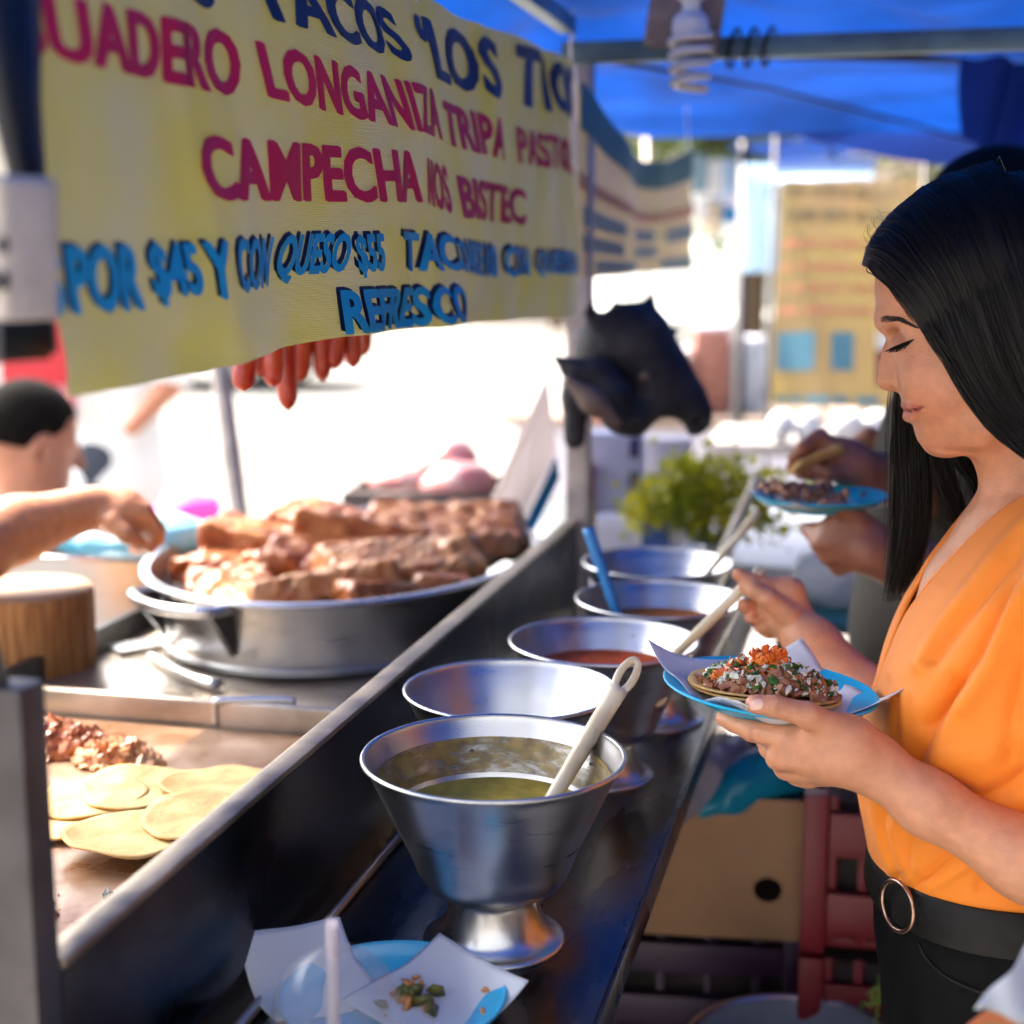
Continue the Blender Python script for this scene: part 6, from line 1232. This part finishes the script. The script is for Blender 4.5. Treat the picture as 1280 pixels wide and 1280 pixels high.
# unseen market side: added wall and roof block sky, stall behind bounces fill
mk = thing('sky_blocker', 'unseen market wall and roof added to block sky behind the customers', 'building', (4.2, 3, 0)); M['mwall'] = mat('dim_market_wall', (.10, .085, .075), .85, var=.3, vscale=1.5)
MB().box((4.3, 2.0, 2.1), (.3, 18, 4.2)).build('wall', M['mwall'], mk)
for i in range(6): MB().box((4.13, -5+2.8*i, 1.1), (.06, 1.7, 2.1)).build('shutter', mat('shutter%d' % i, [(.05, .12, .25), (.25, .06, .05), (.10, .10, .11), (.08, .16, .12), (.22, .18, .08), (.07, .08, .2)][i], .5, .3), mk)
MB().grid(lambda u, v: (1.5+2.8*u, -7+18*v, 2.25+.6*u+.04*math.sin(9*v)), 4, 30).build('shade_sheet', mat('dark_shade_sheet', (.07, .07, .075), .7), mk, True)  # added roof sheet out of view, cuts sky reflected in the front panel
M['bounce_pale'] = mat('pale_bounce_front', (.62, .60, .56), .7, var=.1, vscale=2); M['bounce_awn'] = mat('pale_bounce_awning', (.66, .62, .55), .8, transl=.3)
mk2 = thing('market_stall', 'unseen pale stall added behind the camera to bounce fill', 'stall', (.4, -3.2, 0)); MB().box((.6, -3.4, 1.15), (4.6, .5, 2.3)).build('bounce_front', M['bounce_pale'], mk2); MB().grid(lambda u, v: (-2.0+5.2*u, -3.2+1.5*v, 2.42-.25*v), 10, 4).build('bounce_awning', M['bounce_awn'], mk2, True)  # out of view, a pale reflector that lifts the near side
for i in range(5): MB().box((-1.2+.9*i, -3.12, 1.0), (.7, .06, 1.4)).build('bounce_panel', [M['lav'], M['bounce_pale'], M['white_plastic'], M['brownp'], M['bounce_pale']][i], mk2)
# neighbouring stall to the right of the menu banner
ns = thing('market_stall', 'next stall with dark goods behind the menu banner', 'stall', (1.6, 5.6, 0)); MB().box((1.7, 5.9, .45), (2.6, .7, .9)).build('counter', M['mwall'], ns, bevel=.01); MB().box((1.9, 7.1, 1.0), (3.0, .08, 2.0)).build('back_sheet', mat('back_sheet', (.20, .17, .14), .8, var=.5, vscale=6), ns)
MB().grid(lambda u, v: (-.5+4.1*u, 4.8+2.4*v, 1.84+.10*math.sin(u*3.1)+.1*v), 12, 6).build('stall_tarp', M['tarp'], ns, True)
for x in (-.45, 3.5): MB().tube([(x, 4.85, 0), (x, 4.85, 1.86)], .018, 8).build('stall_pole', M['post'], ns, True)
for i in range(9):
    p = PD(870+18*(i % 5)+rng.uniform(-4, 4), 225+42*(i//5)+rng.uniform(-10, 10), 5.2+.1*i); t = thing('hanging_pack', ['navy pack', 'white pack', 'pale blue pack', 'grey pack', 'brown pack', 'silver pack', 'cream pack', 'blue pack', 'red pack'][i]+' hanging in the stall beyond the second banner', 'goods', p); m = [M['bluepr'], M['white_plastic'], M['pblue'], M['lav'], M['brownp'], M['steel'], M['cream'], M['blueladle'], M['redp']][i]
    MB().box(p, (.10, .04, .13), Rz(rng.uniform(-.4, .4))).build('pack_body', m, t, bevel=.012); MB().tube([p+[0, 0, .062], [p[0], p[1], 1.98]], .003, 6).build('hanging_cord', M['black'], t, True)
rk = thing('goods_rack', 'metal rack carrying the hanging packs beyond the second banner', 'rack', (*PD(905, 300, 5.5)[:2], 0)); c = PD(905, 300, 5.5)
MB().box((c[0], c[1], 1.99), (.75, 1.0, .02)).build('top_grid', M['greypost'], rk)
for s_ in (-1, 1): MB().tube([(c[0]+s_*.36, c[1]+.45, 0), (c[0]+s_*.36, c[1]+.45, 1.99)], .014, 8).build('upright', M['greypost'], rk, True)
# trees
def tree(x, y, h, r, n, label, seed):
    r_ = np.random.default_rng(seed); t = thing('tree', label, 'tree', (x, y, 0)); L_ = [bez([(x, y, 0), (x+.1, y, h*.35), (x-.05, y+.1, h*.7)], 10)]; tips = []
    mbt = MB(); mbt.tube(L_[0], np.linspace(.16, .07, 10), 10)
    for k in range(9):
        a_ = r_.uniform(0, 6.28); e_ = np.array([x+math.cos(a_)*r*.8, y+math.sin(a_)*r*.8, h*r_.uniform(.55, 1.0)]); b0 = L_[0][5+k % 4]; P = bez([b0, (b0+e_)/2+[0, 0, .2], e_], 8); mbt.tube(P, np.linspace(.05, .015, 8), 6); tips += [P[4], P[6], e_]
    mbt.build('trunk', mat('bark', (.12, .08, .05), .9), t, True)
    V = []; Fc = []; n0 = 0; V_ = r_.normal(size=(n, 3)); 
    c_ = np.array(tips)[r_.integers(0, len(tips), n)]+V_*np.array([r*.26, r*.26, r*.2]); A_ = r_.normal(size=(n, 2, 3)); A_ /= np.linalg.norm(A_, axis=2)[:, :, None]; s1 = r_.uniform(.05, .12, n)[:, None]
    V = np.stack([c_-A_[:, 0]*s1, c_+A_[:, 1]*s1*.5, c_+A_[:, 0]*s1, c_-A_[:, 1]*s1*.5], 1).reshape(-1, 3); link('crown', mesh_np('crown', V, np.arange(n*4).reshape(-1, 4)), M['leaf'], t, smooth=False)['kind'] = 'stuff'
M['leaf'] = mat('tree_leaf', (.07, .12, .025), .5, col2=(.12, .16, .04), vscale=2, transl=.35)
for i, a_ in enumerate(((-1.2, 13, 4.4, 1.7, 6000, 'leafy tree behind the second banner'), (1.1, 15, 5.0, 1.9, 7000, 'leafy tree above the menu banner'), (3.6, 13, 4.6, 1.7, 6000, 'leafy tree behind the woman'), (-6.5, 30, 5.5, 2.2, 5000, 'distant tree across the street'))): tree(*a_, 80+i)
# vehicles
def carthing(name, label, cat, c, L_, W_, H_, m, rot, cab=True):
    t = thing(name, label, cat, c); R = Rz(rot); c = np.asarray(c, float); w = lambda p: c+R@np.array(p)
    if cab:
        prof = [(-.5, .16), (-.5, .50), (-.44, .58), (-.30, .62), (-.18, .96), (.16, 1.0), (.34, .64), (.47, .56), (.5, .46), (.5, .16)]
    else: prof = [(-.5, .12), (-.5, 1.0), (.22, 1.0), (.26, .78), (.36, .74), (.43, .46), (.5, .42), (.5, .12)]
    V = []; n = len(prof)
    for s_ in (-1, 1): V += [w((x*L_, s_*W_/2*(1 if z < .6 else .88), z*H_)) for x, z in prof]
    MB().add(V, [tuple(range(n)), tuple(range(2*n-1, n-1, -1))]+[(i, n+i, n+(i+1) % n, (i+1) % n) for i in range(n)]).build('body', m, t, bevel=.04, seg=2)
    for s_ in (-1, 1):
        for x in (-.31, .31):
            a_ = np.array([0, s_, 0]); wh = MB().lathe([(0, -.1), (.26, -.1), (.31, -.06), (.31, .06), (.26, .1), (0, .1)], w((x*L_, s_*(W_/2-.08), .31)), 24, R@Rx(math.pi/2)).build('wheel', M['black'], t, True, auto=.6); MB().lathe([(0, .0), (.17, .0)], w((x*L_, s_*(W_/2+.022), .31)), 20, R@Rx(math.pi/2)).build('rim', M['steel'], wh)
        if cab: MB().box(w((-.01*L_, s_*(W_/2*.90), .80*H_)), (.40*L_, .02, .22*H_), R, .8).build('side_window', M['wdark'], t)
        MB().box(w((.495*L_, s_*W_*.36, .48*H_)), (.05, .22, .10), R).build('headlight', M['white_plastic'], t); MB().box(w((-.497*L_, s_*W_*.40, .50*H_)), (.03, .14, .16), R).build('tail_light', M['redp'], t)
    if not cab:
        MB().box(w((-.505*L_, 0, .70*H_)), (.02, W_*.62, .26*H_), R).build('rear_window', M['wdark'], t)
    return t
c = PZ(215, 492, 0); carthing('parked_car', 'dark grey car parked across the street, its lower half below the banner', 'car', (c[0]-.6, c[1]+1.2, 0), 4.1, 1.7, 1.45, mat('grey_paint', (.06, .06, .07), .3, .3, coat=.5), .05)
c = PZ(850, 505, 0); carthing('delivery_van', 'white delivery van parked beyond the far post', 'van', (c[0]-.4, c[1]+2.2, 0), 4.6, 1.85, 2.1, mat('white_paint', (.72, .72, .70), .35, coat=.5), -1.35, False)
# tall stand with a napkin and limes, right beside the camera
ts = PD(1262, 1290, .88); tn = thing('stand_table', 'slim stand table at the lower right corner', 'table', (ts[0]+.07, ts[1], .034)); zt = ts[2]-.02
MB().lathe([(0, zt-.012), (.10, zt-.012), (.102, zt-.006), (.10, zt), (0, zt)], (ts[0]+.07, ts[1], 0), 40).build('table_top', M['steel'], tn, True, auto=.6); MB().tube([(ts[0]+.07, ts[1], .05), (ts[0]+.07, ts[1], zt-.01)], .02, 12).build('column', M['greypost'], tn, True); MB().lathe([(0, 0), (.13, 0), (.13, .01), (.03, .02), (0, .02)], (ts[0]+.07, ts[1], .034), 32).build('foot', M['greypost'], tn, True)
nq = [PD(1218, 1262, .885), PD(1300, 1285, .90), PD(1300, 1160, .93), PD(1268, 1205, .91)]
nq[0][2] = max(nq[0][2], zt+.002); me = MB().grid(lambda u, v: (nq[0]*(1-u)+nq[1]*u)*(1-v)+(nq[3]*(1-u)+nq[2]*u)*v+[0, .004*math.sin(6*u+5*v), 0], 12, 12).mesh('n'); tag(link('napkin', solidify(me, .0006), M['paper']), 'folded white napkin at the lower right corner', 'paper')
s_ = SDF(); s_.ell((PD(1243, 1272, .87)[0], PD(1243, 1272, .87)[1], zt+.014), (.019, .015, .013), Rz(.6), .01); tag(sdf_obj('lime_wedge', s_, .003, mat('lime_peel', (.42, .46, .04), .4, var=.2, vscale=60)), 'yellow green lime piece in front of the corner napkin', 'lime')

# crates and sacks stacked on a far stall between bull head and menu banner
fs = thing('market_stall', 'low far stall carrying coloured crates beyond the herbs', 'stall', (*PD(850, 520, 6.4)[:2], 0)); c = PD(850, 520, 6.4); zt_ = c[2]
MB().box((c[0], c[1]+.2, zt_-.02), (1.5, .7, .04)).build('counter_top', M['brownp'], fs); MB().box((c[0], c[1]+.2, (zt_-.04)/2), (1.4, .6, zt_-.04)).build('counter_front', M['lav'], fs)
for i, (x, y, w_, h, cl, lab) in enumerate(((745, 500, .20, .22, (.60, .25, .20), 'salmon'), (790, 480, .16, .30, (.30, .34, .42), 'slate blue'), (835, 490, .18, .26, (.66, .60, .52), 'beige'), (885, 460, .16, .36, (.36, .16, .12), 'rust brown'), (930, 475, .15, .30, (.50, .58, .66), 'pale blue'), (860, 430, .20, .20, (.62, .10, .12), 'crimson'))):
    p = PD(x, 515, 6.3+.08*i); t = thing('goods_crate', lab+' crate stacked on the far stall', 'crate', (p[0], p[1], zt_)); m = mat('crate_%d' % i, cl, .7, var=.2)
    MB().box((p[0], p[1]+.05, zt_+h/2), (w_, .2, h), Rz(rng.uniform(-.3, .3))).build('crate_body', m, t, bevel=.01); MB().box((p[0], p[1]+.05, zt_+h+.012), (w_*.9, .18, .022)).build('crate_lid', M['lav'], t, bevel=.006)
